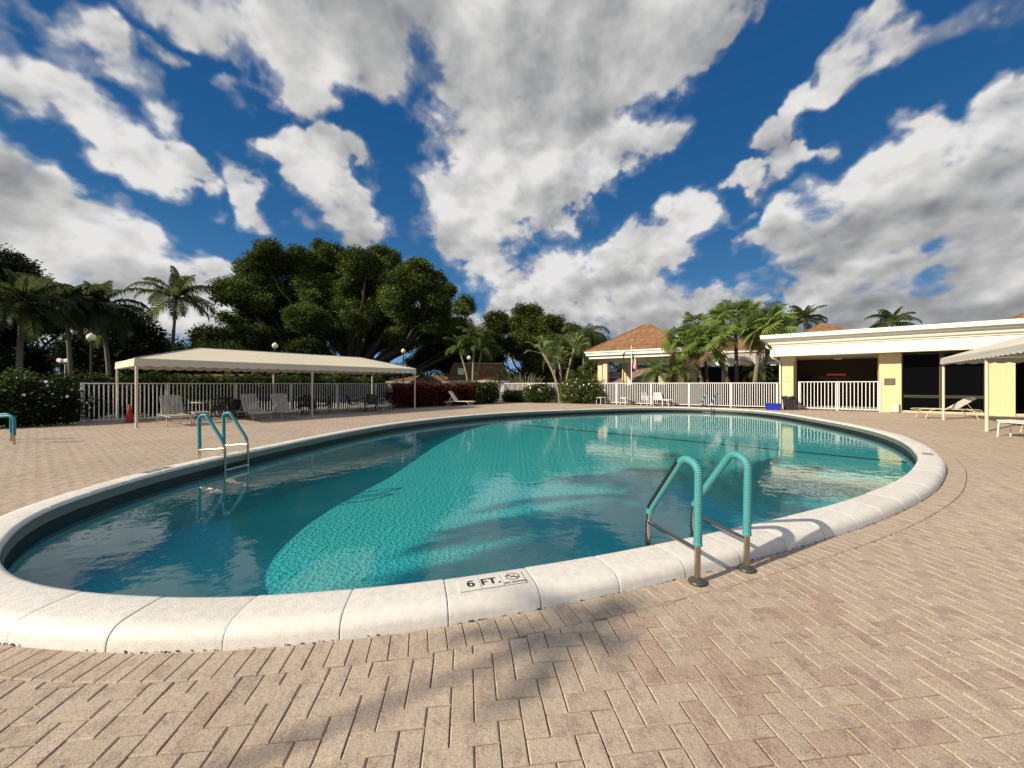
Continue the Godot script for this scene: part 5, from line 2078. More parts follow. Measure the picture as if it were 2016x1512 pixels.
	for y in 9:
		for x in (6 if y % 2 == 0 else 5):
			fl.fill_rect(Rect2i(4 + x * 12 + (6 if y % 2 else 0), 3 + y * 5 + y / 2, 3, 3), Color(0.92, 0.92, 0.92))
	M.flag.albedo_texture = ImageTexture.create_from_image(fl)
	M.flag.backlight_enabled = true
	M.flag.backlight = Color(0.3, 0.3, 0.3)

# ---------------------------------------------------------------- the place
func _ready() -> void:
	rng.seed = 20240
	var cam := Camera3D.new()
	cam.name = "camera"
	cam.position = Vector3(0, 1.5, 0)
	cam.fov = rad_to_deg(2.0 * atan(756.0 / 745.0))
	cam.near = 0.05
	cam.far = 2000.0
	add_child(cam)
	cam.current = true
	var env := Environment.new()
	env.background_mode = Environment.BG_SKY
	env.tonemap_mode = Environment.TONE_MAPPER_LINEAR
	env.tonemap_exposure = EXPOSURE
	env.sdfgi_enabled = true
	env.ssao_enabled = true
	env.ssil_enabled = true
	var sky := Sky.new()
	var pano := PanoramaSkyMaterial.new()
	pano.panorama = ImageTexture.create_from_image(sky_image())
	sky.sky_material = pano
	env.sky = sky
	var we := WorldEnvironment.new()
	we.name = "environment"
	we.environment = env
	add_child(we)
	var sun := DirectionalLight3D.new()
	sun.name = "sun"
	sun.light_energy = 1.6
	sun.light_color = Color(1.0, 0.93, 0.82)
	sun.light_angular_distance = 0.5
	sun.shadow_enabled = true
	sun.basis = Basis.looking_at(Vector3(0.757, -0.5, -0.42))
	add_child(sun)
	make_materials()
	make_rim()
	build_deck()
	build_pool()
	var coping := build_coping()
	depth_marker(coping, nearest_on_rim(Vector2(-0.20, -2.80)), ["6", "FT.", "no diving"], true)
	depth_marker(coping, nearest_on_rim(Vector2(8.05, -7.5)), ["x", "x"], false, "old_depth_marker")
	depth_marker(coping, nearest_on_rim(Vector2(2.9, -20.3)), ["x", "x", "x"], false, "old_depth_marker")
	depth_marker(coping, nearest_on_rim(Vector2(8.9, -22.4)), ["x", "x"], false, "old_depth_marker")
	depth_marker(coping, nearest_on_rim(Vector2(-5.5, -6.1)), ["x", "x", "x"], false, "old_depth_marker")
	buildings()
	fences_and_shade()
	furniture()
	plants()

func buildings() -> void:
	build_pool_house()
	build_pavilion()
	build_walkway()
	build_house("brown mansard house with white cap behind the slim white-trunked palms", Vector3(-4.2, 0, -50), 0.0, 7.0, 6.0, 1.9, 2.1, M.cream_wall, M.shingle_brown, 3, true)
	build_house("low cream house with long brown roof left of the mansard house", Vector3(-14.5, 0, -66), 0.1, 12.0, 8.0, 1.9, 1.0, M.cream_wall, M.shingle_brown, 3)
	build_house("small cream gabled house seen below the long canopy", Vector3(-25.5, 0, -58), 0.25, 4.6, 7.0, 1.9, 1.5, M.cream_wall, M.shingle_grey, 1, false, true)
	build_house("brown gabled house seen past the canopy end beside the red hedge", Vector3(-13.0, 0, -58), 0.0, 4.4, 7.0, 1.3, 1.5, M.cream_wall, M.shingle_brown, 0, false, true)
	build_house("grey-roofed cream gabled house seen through the open pavilion", Vector3(18.6, 0, -52), 0.0, 8.5, 8.0, 1.7, 2.0, M.cream_wall, M.shingle_grey, 0, false, true)
	build_house("long grey low building far behind the pavilion columns", Vector3(13.5, 0, -62), 0.0, 16.0, 6.0, 2.6, 0.8, M.grey_wall, M.shingle_grey, 4)
	build_house("brown low building across the car park behind the white-flowered hedge", Vector3(-43, 0, -56), 0.2, 16.0, 8.0, 2.0, 0.9, M.cream_wall, M.shingle_brown, 4)
	build_house("red-brown hipped clubhouse roof rising behind the pool house", Vector3(36.0, 0, -44), -0.5, 9.0, 9.0, 5.6, 3.0, M.cream_wall, M.shingle, 2)
	build_house("red-brown hipped roof at the far end of the pool house", Vector3(47.2, 0, -35), -0.6, 8.0, 8.0, 5.4, 2.6, M.cream_wall, M.shingle, 2)

func fences_and_shade() -> void:
	make_fence("long white picket fence behind the canopy, from flowered hedge to far corner", Vector2(-16.37, -14.39), Vector2(-0.68, -33.0), 1.52, 0.128, M.fence_white, true)
	make_fence("white picket fence from the far corner past the pavilion to the pool house", Vector2(-0.62, -33.1), Vector2(16.1, -22.95), 1.56, 0.122, M.fence_white, false)
	make_fence("white picket gate fence across the dark porch of the pool house", Vector2(16.95, -22.35), Vector2(19.68, -20.25), 1.62, 0.15, M.fence_white, false, 1.4)
	make_canopy("long cream canopy with scalloped valance by the left fence", Vector3(-12.8, 0, -12.85), Vector2(0.615, -0.79), Vector2(-0.79, -0.615), 11.7, 4.5, 2.38, 3.02, 0.27, [[0.04, 0.04], [5.85, 0.04], [11.66, 0.04], [0.04, 4.46], [5.85, 4.46], [11.66, 4.46]], M.cloth)
	make_canopy("grey-white canopy with scalloped valance in front of the pool house", Vector3(17.85, 0, -15.75), Vector2(-0.61, 0.79), Vector2(0.79, 0.61), 12.0, 5.0, 2.54, 3.5, 0.23, [[0.06, 0.06], [4.75, 0.06], [9.4, 0.06], [0.06, 4.9], [9.4, 4.9]], M.cloth_grey)
	make_ladder("near pool ladder with teal checked rail covers and brass-toned steel posts", Vector2(1.50, -3.38), M.cover_check, true)
	make_ladder("pool ladder with plain teal rails on the left edge before the canopy", Vector2(-5.42, -7.38), M.cover_plain, false)
	make_ladder("far pool ladder with teal rails below the white fence", Vector2(11.2, -21.75), M.cover_plain, false, 0.62, 0.935, -0.55)
	make_stair_rail("teal-covered stair rail by the hedge, the nearer one", -12.3, -9.35)
	make_stair_rail("teal-covered stair rail by the hedge, the one behind", -13.1, -9.9)
	make_lamp("globe lamp standing above the white-flowered hedge before the dark trees", Vector3(-18.9, 0, -17), 3.8, 0.165)
	make_lamp("globe lamp peeking over the middle of the long canopy", Vector3(-13.9, 0, -22.2), 3.95, 0.16)
	make_lamp("globe lamp above the far end of the long canopy", Vector3(-8.55, 0, -29.8), 4.3, 0.17)
	make_lamp("globe lamp beside the slim white-trunked palms", Vector3(-3.9, 0, -34.5), 4.1, 0.18)
	make_lamp("globe lamp beside the flagpole before the pavilion", Vector3(9.15, 0, -31), 4.3, 0.17)
	make_lamp("globe lamp among the fan palm trunks behind the fence", Vector3(15.7, 0, -28), 4.05, 0.19)
	make_lamp("small globe lamp in front of the covered walkway", Vector3(20.0, 0, -38.5), 3.5, 0.18)
	# parking lot lights and signs
	var t := thing("parking_light", "tall dark parking light with one arm between two coconut palms", "street light", Vector3(-38.5, 0, -40))
	var g := Geo.new()
	g.tube([Vector3(), Vector3(0, 7.4, 0)], [0.12, 0.07], 10)
	part("post", g, M.dark_metal, t)
	g = Geo.new()
	g.bar(Vector3(0, 7.3, 0), Vector3(0.8, 7.35, 0), 0.08, 0.08)
	g.rbox(Vector3(1.05, 7.36, 0), Vector3(0.75, 0.16, 0.35), 0.04)
	part("lamp_head", g, M.dark_metal, t)
	t = thing("flood_light", "pole with two pale floodlights over the hedge at left", "flood light", Vector3(-35.4, 0, -30))
	g = Geo.new()
	g.tube([Vector3(), Vector3(0, 3.0, 0)], [0.07, 0.055], 8)
	part("post", g, M.grey_metal, t)
	for s in [-1.0, 1.0]:
		g = Geo.new()
		g.rbox(Vector3(s * 0.28, 3.35, 0.1), Vector3(0.42, 0.3, 0.25), 0.04, Basis(Vector3.BACK, s * 0.25))
		g.tube([Vector3(0, 3.0, 0), Vector3(s * 0.26, 3.25, 0.05)], 0.03, 6)
		part("lamp_head", g, M.sign_white, t)
	t = thing("parking_sign", "blue and white wheelchair parking sign above the hedge", "sign", Vector3(-33.6, 0, -28))
	g = Geo.new()
	g.tube([Vector3(0, 0, -0.04), Vector3(0, 2.6, -0.04)], 0.03, 8)
	part("post", g, M.grey_metal, t)
	g = Geo.new()
	g.rbox(Vector3(0, 2.55, 0), Vector3(0.34, 0.34, 0.015), 0.005)
	var pl := part("blue_plate", g, M.sign_blue, t)
	g = Geo.new()
	g.tube([Vector3(-0.02, 2.63, 0.012), Vector3(-0.02, 2.55, 0.012), Vector3(0.05, 2.55, 0.012), Vector3(0.08, 2.47, 0.012), Vector3(0.11, 2.47, 0.012)], 0.014, 5)
	g.box(Vector3(-0.02, 2.67, 0.012), Vector3(0.045, 0.045, 0.006))
	var arc := []
	for k in 9:
		var a := 2.2 + 3.4 * k / 8.0
		arc.append(Vector3(-0.01 + cos(a) * 0.085, 2.5 + sin(a) * 0.085, 0.012))
	g.tube(arc, 0.012, 5)
	part("wheelchair_symbol", g, M.sign_white, pl)
	g = Geo.new()
	g.rbox(Vector3(0, 2.22, 0), Vector3(0.32, 0.3, 0.015), 0.005)
	part("white_plate", g, M.sign_white, t)
	t = thing("red_sign", "small red and white sign on a post seen below the canopy", "sign", Vector3(-31.9, 0, -35))
	g = Geo.new()
	g.tube([Vector3(0, 0, -0.04), Vector3(0, 2.2, -0.04)], 0.03, 8)
	part("post", g, M.grey_metal, t)
	g = Geo.new()
	g.rbox(Vector3(0, 2.05, 0), Vector3(0.25, 0.2, 0.015), 0.005)
	part("red_plate", g, M.red_plastic, t)
	g = Geo.new()
	g.rbox(Vector3(0, 1.87, 0), Vector3(0.22, 0.14, 0.015), 0.005)
	part("white_plate", g, M.sign_white, t)
	# the flag
	t = thing("flagpole", "white pole of the flag before the pavilion", "flagpole", Vector3(9.35, 0, -29.6))
	g = Geo.new()
	g.tube([Vector3(), Vector3(0, 4.5, 0)], [0.045, 0.03], 10)
	part("pole", g, M.white_metal, t)
	g = Geo.new()
	g.lathe([Vector2(0.03, 4.5), Vector2(0.06, 4.53), Vector2(0.075, 4.57), Vector2(0.05, 4.62), Vector2(0, 4.64)], 10)
	part("finial", g, M.bronze_light, t)
	g = Geo.new()
	for y in 19:
		for x in 13:
			var u := x / 12.0
			var v := y / 18.0
			# hanging limp in folds: the fly has dropped
			var out := 0.05 + 0.42 * u * (0.55 + 0.45 * sin(v * 2.0 + 0.6))
			g.vert(Vector3(out, 4.05 - v * 1.15 - u * 0.85 * (1.0 - v * 0.35), 0.07 * sin(u * 11.0 + v * 2.0) * (0.3 + u)), Vector3(cos(u * 11.0 + v * 2.0) * -0.7, 0.1, 1), Vector2(u, v))
	for y in 18:
		for x in 12:
			var p := y * 13 + x
			g.face(p, p + 1, p + 14)
			g.face(p, p + 14, p + 13)
	tag(part("flag", g, M.flag, self), "limp striped flag hanging from the pole before the pavilion", "flag")
	get_node("flag").position = Vector3(9.35, 0, -29.6)

func furniture() -> void:
	# loungers under the long canopy
	var turn_a := -atan2(0.61, 0.79)
	var l := make_lounger("lounge chair with woven straps nearest the camera under the long canopy", M.grey_metal, M.taupe_strap, 1.05)
	l.position = Vector3(-12.45, 0, -13.95)
	l.rotation.y = turn_a
	l.set_meta("group", "lounge chairs under the long canopy")
	dup(l, Vector3(-10.85, 0, -15.9), turn_a + 0.05, "lounge chair with woven straps beside the tan waste bin", "lounge chairs under the long canopy")
	dup(l, Vector3(-10.0, 0, -16.55), turn_a - 0.03, "lounge chair with woven straps just left of the middle canopy post", "lounge chairs under the long canopy")
	var s := make_lounger("sunlit cream lounge chair alone before the red-leaved hedge", M.cream_metal, M.cream_strap, 0.95)
	s.position = Vector3(-3.45, 0, -24.9)
	s.rotation.y = -0.18
	var r2 := make_lounger("cream lounge chair with raised back between the grey canopy posts", M.cream_metal, M.cream_strap, 0.66, 0.42)
	r2.position = Vector3(18.75, 0, -16.35)
	r2.rotation.y = 2.76
	var r3 := make_lounger("cream lounge chair at the right edge behind the white side table", M.cream_metal, M.cream_strap, 0.8, 0.38)
	r3.position = Vector3(15.9, 0, -11.1)
	r3.rotation.y = PI + 0.3
	# dark dining sets in the shade
	var dark := "dark patio chairs under the long canopy"
	make_table("round grey-topped table behind the nearest canopy lounge chair", 0.55, 0.74, M.grey_metal, Vector3(-12.9, 0, -16.0), "round tables under the long canopy")
	make_table("round dark table in the middle of the long canopy", 0.55, 0.72, M.dark_metal, Vector3(-10.35, 0, -18.9), "round tables under the long canopy")
	make_table("round dark table near the far end of the long canopy", 0.55, 0.72, M.dark_metal, Vector3(-7.85, 0, -20.9), "round tables under the long canopy")
	var ch := make_chair("dark patio chair left of the grey-topped round table", M.dark_metal, M.black_strap, dark)
	ch.position = Vector3(-13.5, 0, -15.4)
	ch.rotation.y = 0.9
	var spots := [[-12.2, -15.6, 2.6, "dark patio chair in front of the grey-topped round table"], [-13.0, -16.95, -1.4, "dark patio chair behind the grey-topped round table by the fence"],
		[-12.0, -16.6, -2.6, "dark patio chair between the grey-topped table and the waste bin"],
		[-11.1, -18.5, 0.2, "dark patio chair left of the middle dark table"], [-10.0, -18.15, 2.2, "dark patio chair nearest the pool at the middle dark table"], [-9.6, -19.2, 3.4, "dark patio chair right of the middle dark table"],
		[-10.6, -19.7, -1.2, "dark patio chair behind the middle dark table by the fence"],
		[-8.6, -20.6, 0.2, "dark patio chair left of the far dark table"], [-7.5, -20.2, 2.2, "dark patio chair nearest the pool at the far dark table"], [-7.1, -21.2, 3.3, "dark patio chair beside the red hedge at the far dark table"],
		[-8.1, -21.7, -1.2, "dark patio chair behind the far dark table by the fence"]]
	for q in spots:
		dup(ch, Vector3(q[0], 0, q[1]), q[2], q[3])
	make_side_table("small pale side table beside the nearest canopy lounge chair", 0.44, 0.5, M.grey_metal, Vector3(-11.95, 0, -14.5), turn_a, "small side tables")
	make_side_table("small grey side table at the red hedge beyond the far dark table", 0.46, 0.5, M.grey_metal, Vector3(-6.75, 0, -20.1), turn_a, "small side tables")
	make_side_table("white side table by the round white-flowered bush at the fence", 0.53, 0.5, M.white_metal, Vector3(6.6, 0, -28.1), 0.5, "small side tables")
	make_side_table("white side table at the fence below the flag", 0.53, 0.5, M.white_metal, Vector3(8.1, 0, -27.1), 0.5, "small side tables")
	make_side_table("white side table beside the two white chairs at the fence", 0.46, 0.52, M.white_metal, Vector3(10.55, 0, -25.6), 0.5, "small side tables")
	make_side_table("large white side table at the right edge near the canopy post", 0.48, 0.62, M.white_metal, Vector3(14.15, 0, -10.55), 0.25)
	var wc := make_chair("white strap chair at the fence, the left of the pair", M.white_metal, M.white_metal, "white chairs at the fence")
	wc.position = Vector3(9.25, 0, -25.9)
	wc.rotation.y = -1.2
	dup(wc, Vector3(10.0, 0, -25.95), -1.9, "white strap chair at the fence, between its twin and the side table", "white chairs at the fence")
	# bins
	var t := thing("waste_bin", "tan and dark waste bin behind the canopy lounge chairs", "bin", Vector3(-12.5, 0, -17.25), turn_a)
	var g := Geo.new()
	g.lathe([Vector2(0, 0), Vector2(0.13, 0), Vector2(0.14, 0.02), Vector2(0.14, 0.76), Vector2(0.15, 0.78), Vector2(0.1, 0.82), Vector2(0, 0.82)], 16, Vector3(-0.12, 0, 0.12))
	part("tan_cylinder", g, M.tan_plastic, t)
	g = Geo.new()
	g.rbox(Vector3(0.12, 0.38, 0), Vector3(0.40, 0.76, 0.40), 0.02)
	part("bin_body", g, M.black_plastic, t)
	g = Geo.new()
	g.rbox(Vector3(0.12, 0.78, 0), Vector3(0.44, 0.05, 0.44), 0.02)
	part("lid", g, M.black_plastic, t)
	t = thing("trash_can", "black trash can with bag-lined rim before the pool house pillar", "trash can", Vector3(16.05, 0, -21.9), -0.6)
	g = Geo.new()
	for k in [[0.0, 0.50, 0.50], [0.62, 0.60, 0.56]]:
		pass
	var lo := [Vector3(-0.25, 0, 0.25), Vector3(0.25, 0, 0.25), Vector3(0.25, 0, -0.25), Vector3(-0.25, 0, -0.25)]
	for k in 4:
		var a: Vector3 = lo[k]
		var b: Vector3 = lo[(k + 1) % 4]
		g.quad(a, b, b * 1.2 + Vector3(0, 0.66, 0), a * 1.2 + Vector3(0, 0.66, 0))
		for j in 3:
			var m := a.lerp(b, 0.25 + 0.25 * j)
			g.bar(m * 1.01 + Vector3(0, 0.04, 0), m * 1.2 + Vector3(0, 0.6, 0), 0.03, 0.03, m.normalized())
	part("bin_body", g, M.black_plastic, t)
	g = Geo.new()
	var rimp := []
	for k in 25:
		var a := TAU * k / 24
		rimp.append(Vector3(cos(a) * 0.33, 0.72 + 0.03 * sin(a * 5.0) + 0.02 * sin(a * 11.0), sin(a) * 0.33))
	g.tube(rimp, 0.055, 8, false)
	g.lathe([Vector2(0.31, 0.56), Vector2(0.345, 0.62), Vector2(0.36, 0.7), Vector2(0.30, 0.76), Vector2(0.0, 0.62)], 20)
	part("bin_bag", g, M.black_rubber, t)
	t = thing("recycling_tub", "blue plastic tub on the paving beside the black trash can", "tub", Vector3(15.15, 0, -21.95), -0.6)
	g = Geo.new()
	var p := [Vector3(-0.34, 0, 0.2), Vector3(0.34, 0, 0.2), Vector3(0.34, 0, -0.2), Vector3(-0.34, 0, -0.2)]
	for k in 4:
		var a: Vector3 = p[k]
		var b: Vector3 = p[(k + 1) % 4]
		var up := Vector3(0, 0.37, 0)
		g.quad(a, b, b * 1.14 + up, a * 1.14 + up)
		g.quad(b * 0.94 + Vector3(0, 0.02, 0), a * 0.94 + Vector3(0, 0.02, 0), a * 1.1 + up, b * 1.1 + up)
	g.quad(p[3], p[2], p[1], p[0])
	g.quad(p[0] + Vector3(0, 0.02, 0), p[1] + Vector3(0, 0.02, 0), p[2] + Vector3(0, 0.02, 0), p[3] + Vector3(0, 0.02, 0))
	part("tub_body", g, M.blue_plastic, t)
	g = Geo.new()
	for k in 4:
		g.bar(p[k] * 1.14 + Vector3(0, 0.36, 0), p[(k + 1) % 4] * 1.14 + Vector3(0, 0.36, 0), 0.035, 0.04)
	part("rim", g, M.blue_plastic, t)
	t = thing("traffic_cone", "slim red cone at the fence just left of the first canopy post", "cone", Vector3(-14.9, 0, -14.75))
	g = Geo.new()
	g.lathe([Vector2(0.13, 0.03), Vector2(0.12, 0.05), Vector2(0.035, 0.68), Vector2(0.02, 0.70), Vector2(0, 0.70)], 16)
	part("cone_body", g, M.red_plastic, t)
	g = Geo.new()
	g.rbox(Vector3(0, 0.017, 0), Vector3(0.3, 0.03, 0.3), 0.008)
	part("base", g, M.red_plastic, t)
	t = thing("utility_box", "grey-white box leaning at the foot of the plaque pillar", "box", Vector3(20.04, 0, -19.82), -0.75)
	g = Geo.new()
	g.rbox(Vector3(0, 0.26, 0), Vector3(0.33, 0.5, 0.10), 0.012, Basis(Vector3.RIGHT, -0.08))
	part("box_body", g, M.grey_metal, t)
	g = Geo.new()
	g.rbox(Vector3(0, 0.26, 0.055), Vector3(0.27, 0.42, 0.01), 0.004, Basis(Vector3.RIGHT, -0.08))
	part("cover_plate", g, M.cream_metal, t)

func plants() -> void:
	make_leaf_stock()
	var leaf := Color(0.062, 0.095, 0.026)
	tree("banyan_tree", "huge spreading dark green tree behind the long canopy", Vector3(-19.2, 0, -45), lobes_of(BANYAN), 44000, 0.52, Color(0.110, 0.160, 0.042), 0.95, 3.4, 1)
	tree("round_tree", "rounded olive-green tree right of the huge spreading tree", Vector3(1.7, 0, -56), lobes_of(OAK), 6500, 0.62, Color(0.105, 0.130, 0.034), 0.35, 3.0, 2)
	tree("shade_tree", "tall dark tree at the left edge above the palms", Vector3(-52.0, 0, -40), lobes_of(LEFTTREE), 4200, 0.65, Color(0.030, 0.048, 0.015), 0.5, 5.0, 3)
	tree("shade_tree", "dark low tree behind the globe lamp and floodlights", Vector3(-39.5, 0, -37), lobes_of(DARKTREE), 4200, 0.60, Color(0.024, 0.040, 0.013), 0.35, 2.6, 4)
	tree("shade_tree", "low bushy tree under the left side of the huge tree", Vector3(-28.3, 0, -40), lobes_of(UNDERTREE), 5000, 0.5, Color(0.060, 0.085, 0.024), 0.22, 2.2, 5)
	tree("shade_tree", "dense low tree between the huge tree and the rounded tree", Vector3(-8.1, 0, -56), lobes_of(MIDTREE), 7000, 0.6, Color(0.050, 0.080, 0.022), 0.22, 1.8, 6)
	tree("shade_tree", "dark tree behind the tall drooping palm near the pavilion", Vector3(9.2, 0, -58), lobes_of(BACKTREE), 6500, 0.6, Color(0.052, 0.078, 0.025), 0.25, 2.0, 7)
	tree("shade_tree", "middling olive tree behind the bird of paradise stems", Vector3(4.6, 0, -52), lobes_of(FILLTREE), 4200, 0.6, Color(0.070, 0.098, 0.028), 0.25, 2.0, 44)
	# far greenery that closes the view between the houses
	var g := thing("distant_greenery", "far-off belt of low trees beyond the houses", "trees")
	g.set_meta("kind", "stuff")
	var far := []
	for k in 46:
		var a := -1.05 + 2.1 * k / 45.0
		var rr := 86.0 + 9.0 * sin(k * 2.1)
		var h := (3.9 if a > -0.45 else 6.5) + 1.3 * sin(k * 1.3) + 0.9 * sin(k * 3.1)
		far.append([Vector3(sin(a) * rr, h * 0.6, -cos(a) * rr), Vector3(4.2, h * 0.75, 2.6)])
	foliage(g, "foliage", far, 6500, 1.5, M.leaf, Color(0.045, 0.068, 0.022), 8)
	# palms at left
	palm("bushy palm at the left edge with bright new fronds on top", Vector3(-28.7, 0, -22), 6.3, Vector3(0.3, 0, 0), 0.16, 0.12, "coconut", 30, 2.6, M.leaf_dark, M.palm_bark, 11, "palm_tree", 6)
	palm("bushy palm between the left-edge palm and the dark coconut palm", Vector3(-33.2, 0, -28.5), 7.6, Vector3(-0.3, 0, 0.2), 0.16, 0.12, "coconut", 30, 2.7, M.leaf_dark, M.palm_bark, 12, "palm_tree", 6)
	palm("dark coconut palm behind the globe lamp at left", Vector3(-31.9, 0, -30), 7.6, Vector3(-0.6, 0, 0.2), 0.17, 0.12, "coconut", 24, 3.3, M.leaf_dark, M.palm_bark, 13, "coconut_palm", 6)
	palm("tall coconut palm standing clear between dark palms and the huge tree", Vector3(-34.2, 0, -38), 10.2, Vector3(0.5, 0, 0), 0.18, 0.12, "coconut", 19, 3.8, M.leaf_coco, M.palm_bark, 14, "coconut_palm", 5)
	palm("small low palm at the foot of the tall coconut palm", Vector3(-33.0, 0, -39), 3.4, Vector3(0.2, 0, 0), 0.1, 0.08, "queen", 14, 1.9, M.leaf_dark, M.palm_bark, 15)
	# slim white palms in the middle
	var slim := "slim white-trunked palms at the far fence corner"
	palm("slim white-trunked palm, the left of three, leaning left", Vector3(-4.1, 0, -36.2), 4.3, Vector3(-0.8, 0, 0), 0.13, 0.08, "coconut", 12, 2.1, M.leaf_queen, M.pale_bark, 16, "slim_palm", 4, slim, 0.7)
	palm("slim white-trunked palm, the tallest middle one of three", Vector3(-3.75, 0, -36), 5.2, Vector3(0.15, 0, 0), 0.14, 0.09, "coconut", 13, 2.3, M.leaf_queen, M.pale_bark, 17, "slim_palm", 4, slim, 0.9)
	palm("slim white-trunked palm, the right of three, leaning right", Vector3(-3.5, 0, -36.3), 4.4, Vector3(0.55, 0, 0), 0.13, 0.08, "coconut", 12, 2.1, M.leaf_queen, M.pale_bark, 18, "slim_palm", 4, slim, 0.7)
	palm("small dark date palm before the mansard house", Vector3(-1.15, 0, -35.2), 2.4, Vector3(-0.15, 0, 0), 0.12, 0.09, "date", 16, 1.0, M.leaf_dark, M.boot_bark, 19, "date_palm", 6)
	# bird of paradise plants
	var bird := "giant bird of paradise stems by the fence"
	palm("giant bird of paradise with thick tan stem, leftmost and leaning left", Vector3(3.7, 0, -29.6), 4.0, Vector3(-1.35, 0, 0), 0.06, 0.11, "paddle", 10, 1.7, M.leaf_paddle, M.pale_bark, 20, "bird_of_paradise", 6, bird)
	palm("giant bird of paradise with straight stem in the middle", Vector3(3.9, 0, -29.9), 3.3, Vector3(-0.2, 0, 0), 0.05, 0.06, "paddle", 9, 1.5, M.leaf_paddle, M.pale_bark, 21, "bird_of_paradise", 6, bird)
	palm("giant bird of paradise, the tallest, leaning right", Vector3(4.15, 0, -29.7), 4.3, Vector3(0.75, 0, 0), 0.05, 0.07, "paddle", 10, 1.8, M.leaf_paddle, M.pale_bark, 22, "bird_of_paradise", 6, bird)
	palm("giant bird of paradise, short, between the leaning stems", Vector3(3.5, 0, -30.2), 2.7, Vector3(-0.1, 0, 0), 0.045, 0.06, "paddle", 9, 1.4, M.leaf_paddle, M.pale_bark, 23, "bird_of_paradise", 6, bird)
	# the drooping palms beside the pavilion
	palm("tall drooping palm left of the pavilion roof", Vector3(7.9, 0, -42), 6.6, Vector3(0.2, 0, 0), 0.17, 0.13, "queen", 24, 3.3, M.leaf_queen, M.palm_bark, 24, "palm_tree", 6)
	palm("second drooping palm just left of the pavilion palm", Vector3(5.6, 0, -43), 5.6, Vector3(-0.2, 0, 0), 0.16, 0.12, "queen", 20, 3.0, M.leaf_queen, M.palm_bark, 25, "palm_tree", 6)
	palm("low fan palm below the drooping palm beside the pavilion", Vector3(8.0, 0, -38.5), 3.2, Vector3(0.1, 0, 0), 0.13, 0.1, "fan", 18, 1.5, M.leaf_queen, M.boot_bark, 26, "fan_palm", 6)
	# dwarf date palms behind the right fence
	var date := "dwarf date palms behind the right fence"
	palm("dwarf date palm below the pavilion eave right of the flag", Vector3(11.8, 0, -31.0), 2.6, Vector3(0, 0, 0), 0.20, 0.17, "date", 24, 1.75, M.leaf_date, M.boot_bark, 27, "date_palm", 6, date)
	palm("dwarf date palm right of the one below the pavilion eave", Vector3(13.1, 0, -31.2), 2.9, Vector3(0.1, 0, 0), 0.17, 0.15, "date", 22, 1.6, M.leaf_date, M.boot_bark, 28, "date_palm", 6, date)
	palm("dwarf date palm with rough brown trunk under the first fan palm", Vector3(13.6, 0, -30.3), 2.7, Vector3(0, 0, 0), 0.27, 0.24, "date", 22, 1.6, M.leaf_date, M.boot_bark, 29, "date_palm", 6, date)
	palm("dwarf date palm among the fan palm trunks before the walkway", Vector3(19.4, 0, -29.8), 2.6, Vector3(0, 0, 0), 0.16, 0.13, "date", 20, 1.5, M.leaf_date, M.boot_bark, 30, "date_palm", 6, date)
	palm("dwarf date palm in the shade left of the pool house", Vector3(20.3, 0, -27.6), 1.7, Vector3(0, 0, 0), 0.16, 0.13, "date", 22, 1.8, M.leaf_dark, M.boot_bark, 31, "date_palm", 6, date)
	# the clump of fan palms
	var fan := "clump of fan palms between pavilion and pool house"
	palm("fan palm at the left of the clump, over the pavilion roof", Vector3(15.2, 0, -30), 5.0, Vector3(-1.4, 0, 0), 0.17, 0.12, "fan", 38, 1.95, M.leaf_fan, M.palm_bark, 32, "fan_palm", 6, fan)
	palm("fan palm leaning left, second in the clump", Vector3(17.0, 0, -29.4), 4.9, Vector3(-1.9, 0, 0), 0.18, 0.12, "fan", 40, 2.0, M.leaf_fan, M.palm_bark, 33, "fan_palm", 6, fan)
	palm("small fan palm behind the two left ones of the clump", Vector3(16.6, 0, -32), 6.6, Vector3(-1.0, 0, 0), 0.14, 0.1, "fan", 24, 1.6, M.leaf_fan, M.palm_bark, 34, "fan_palm", 6, fan)
	palm("tallest fan palm with straight trunk in the clump's middle", Vector3(17.8, 0, -30), 6.8, Vector3(-0.1, 0, 0), 0.17, 0.12, "fan", 44, 2.1, M.leaf_fan, M.palm_bark, 35, "fan_palm", 6, fan)
	palm("broad fan palm at the right of the clump beside the pool house", Vector3(17.9, 0, -28), 5.9, Vector3(1.0, 0, 0), 0.18, 0.13, "fan", 46, 2.15, M.leaf_fan, M.palm_bark, 36, "fan_palm", 6, fan)
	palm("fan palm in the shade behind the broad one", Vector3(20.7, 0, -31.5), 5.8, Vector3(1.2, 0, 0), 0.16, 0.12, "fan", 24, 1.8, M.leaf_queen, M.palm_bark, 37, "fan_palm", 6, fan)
	palm("coconut palm rising behind the fan palms over the brown roof", Vector3(35.6, 0, -46), 9.4, Vector3(0, 0, 0), 0.17, 0.12, "coconut", 20, 2.7, M.leaf_coco, M.palm_bark, 38, "coconut_palm", 5)
	palm("coconut palm rising over the middle of the pool house roof", Vector3(45.2, 0, -45), 8.8, Vector3(0, 0, 0), 0.17, 0.12, "coconut", 20, 3.0, M.leaf_coco, M.palm_bark, 39, "coconut_palm", 5)
	# outside the picture at left: the palms whose crowns shade the near water and paving
	palm("coconut palm beside the pool, left of the view, the nearer", Vector3(-12.3, 0, 1.2), 9.3, Vector3(0, 0, 0), 0.17, 0.12, "coconut", 26, 3.2, M.leaf_coco, M.palm_bark, 40, "coconut_palm", 6)
	palm("slender unseen palm left behind the visitor, shaped to shade the paving", Vector3(-12.7, 0, 4.95), 8.6, Vector3(0, 0, 0), 0.04, 0.03, "coconut", 10, 0.5, M.leaf_coco, M.palm_bark, 41, "slim_palm", 5)  # added palm, its tiny crown sized for a compact shadow on the paving
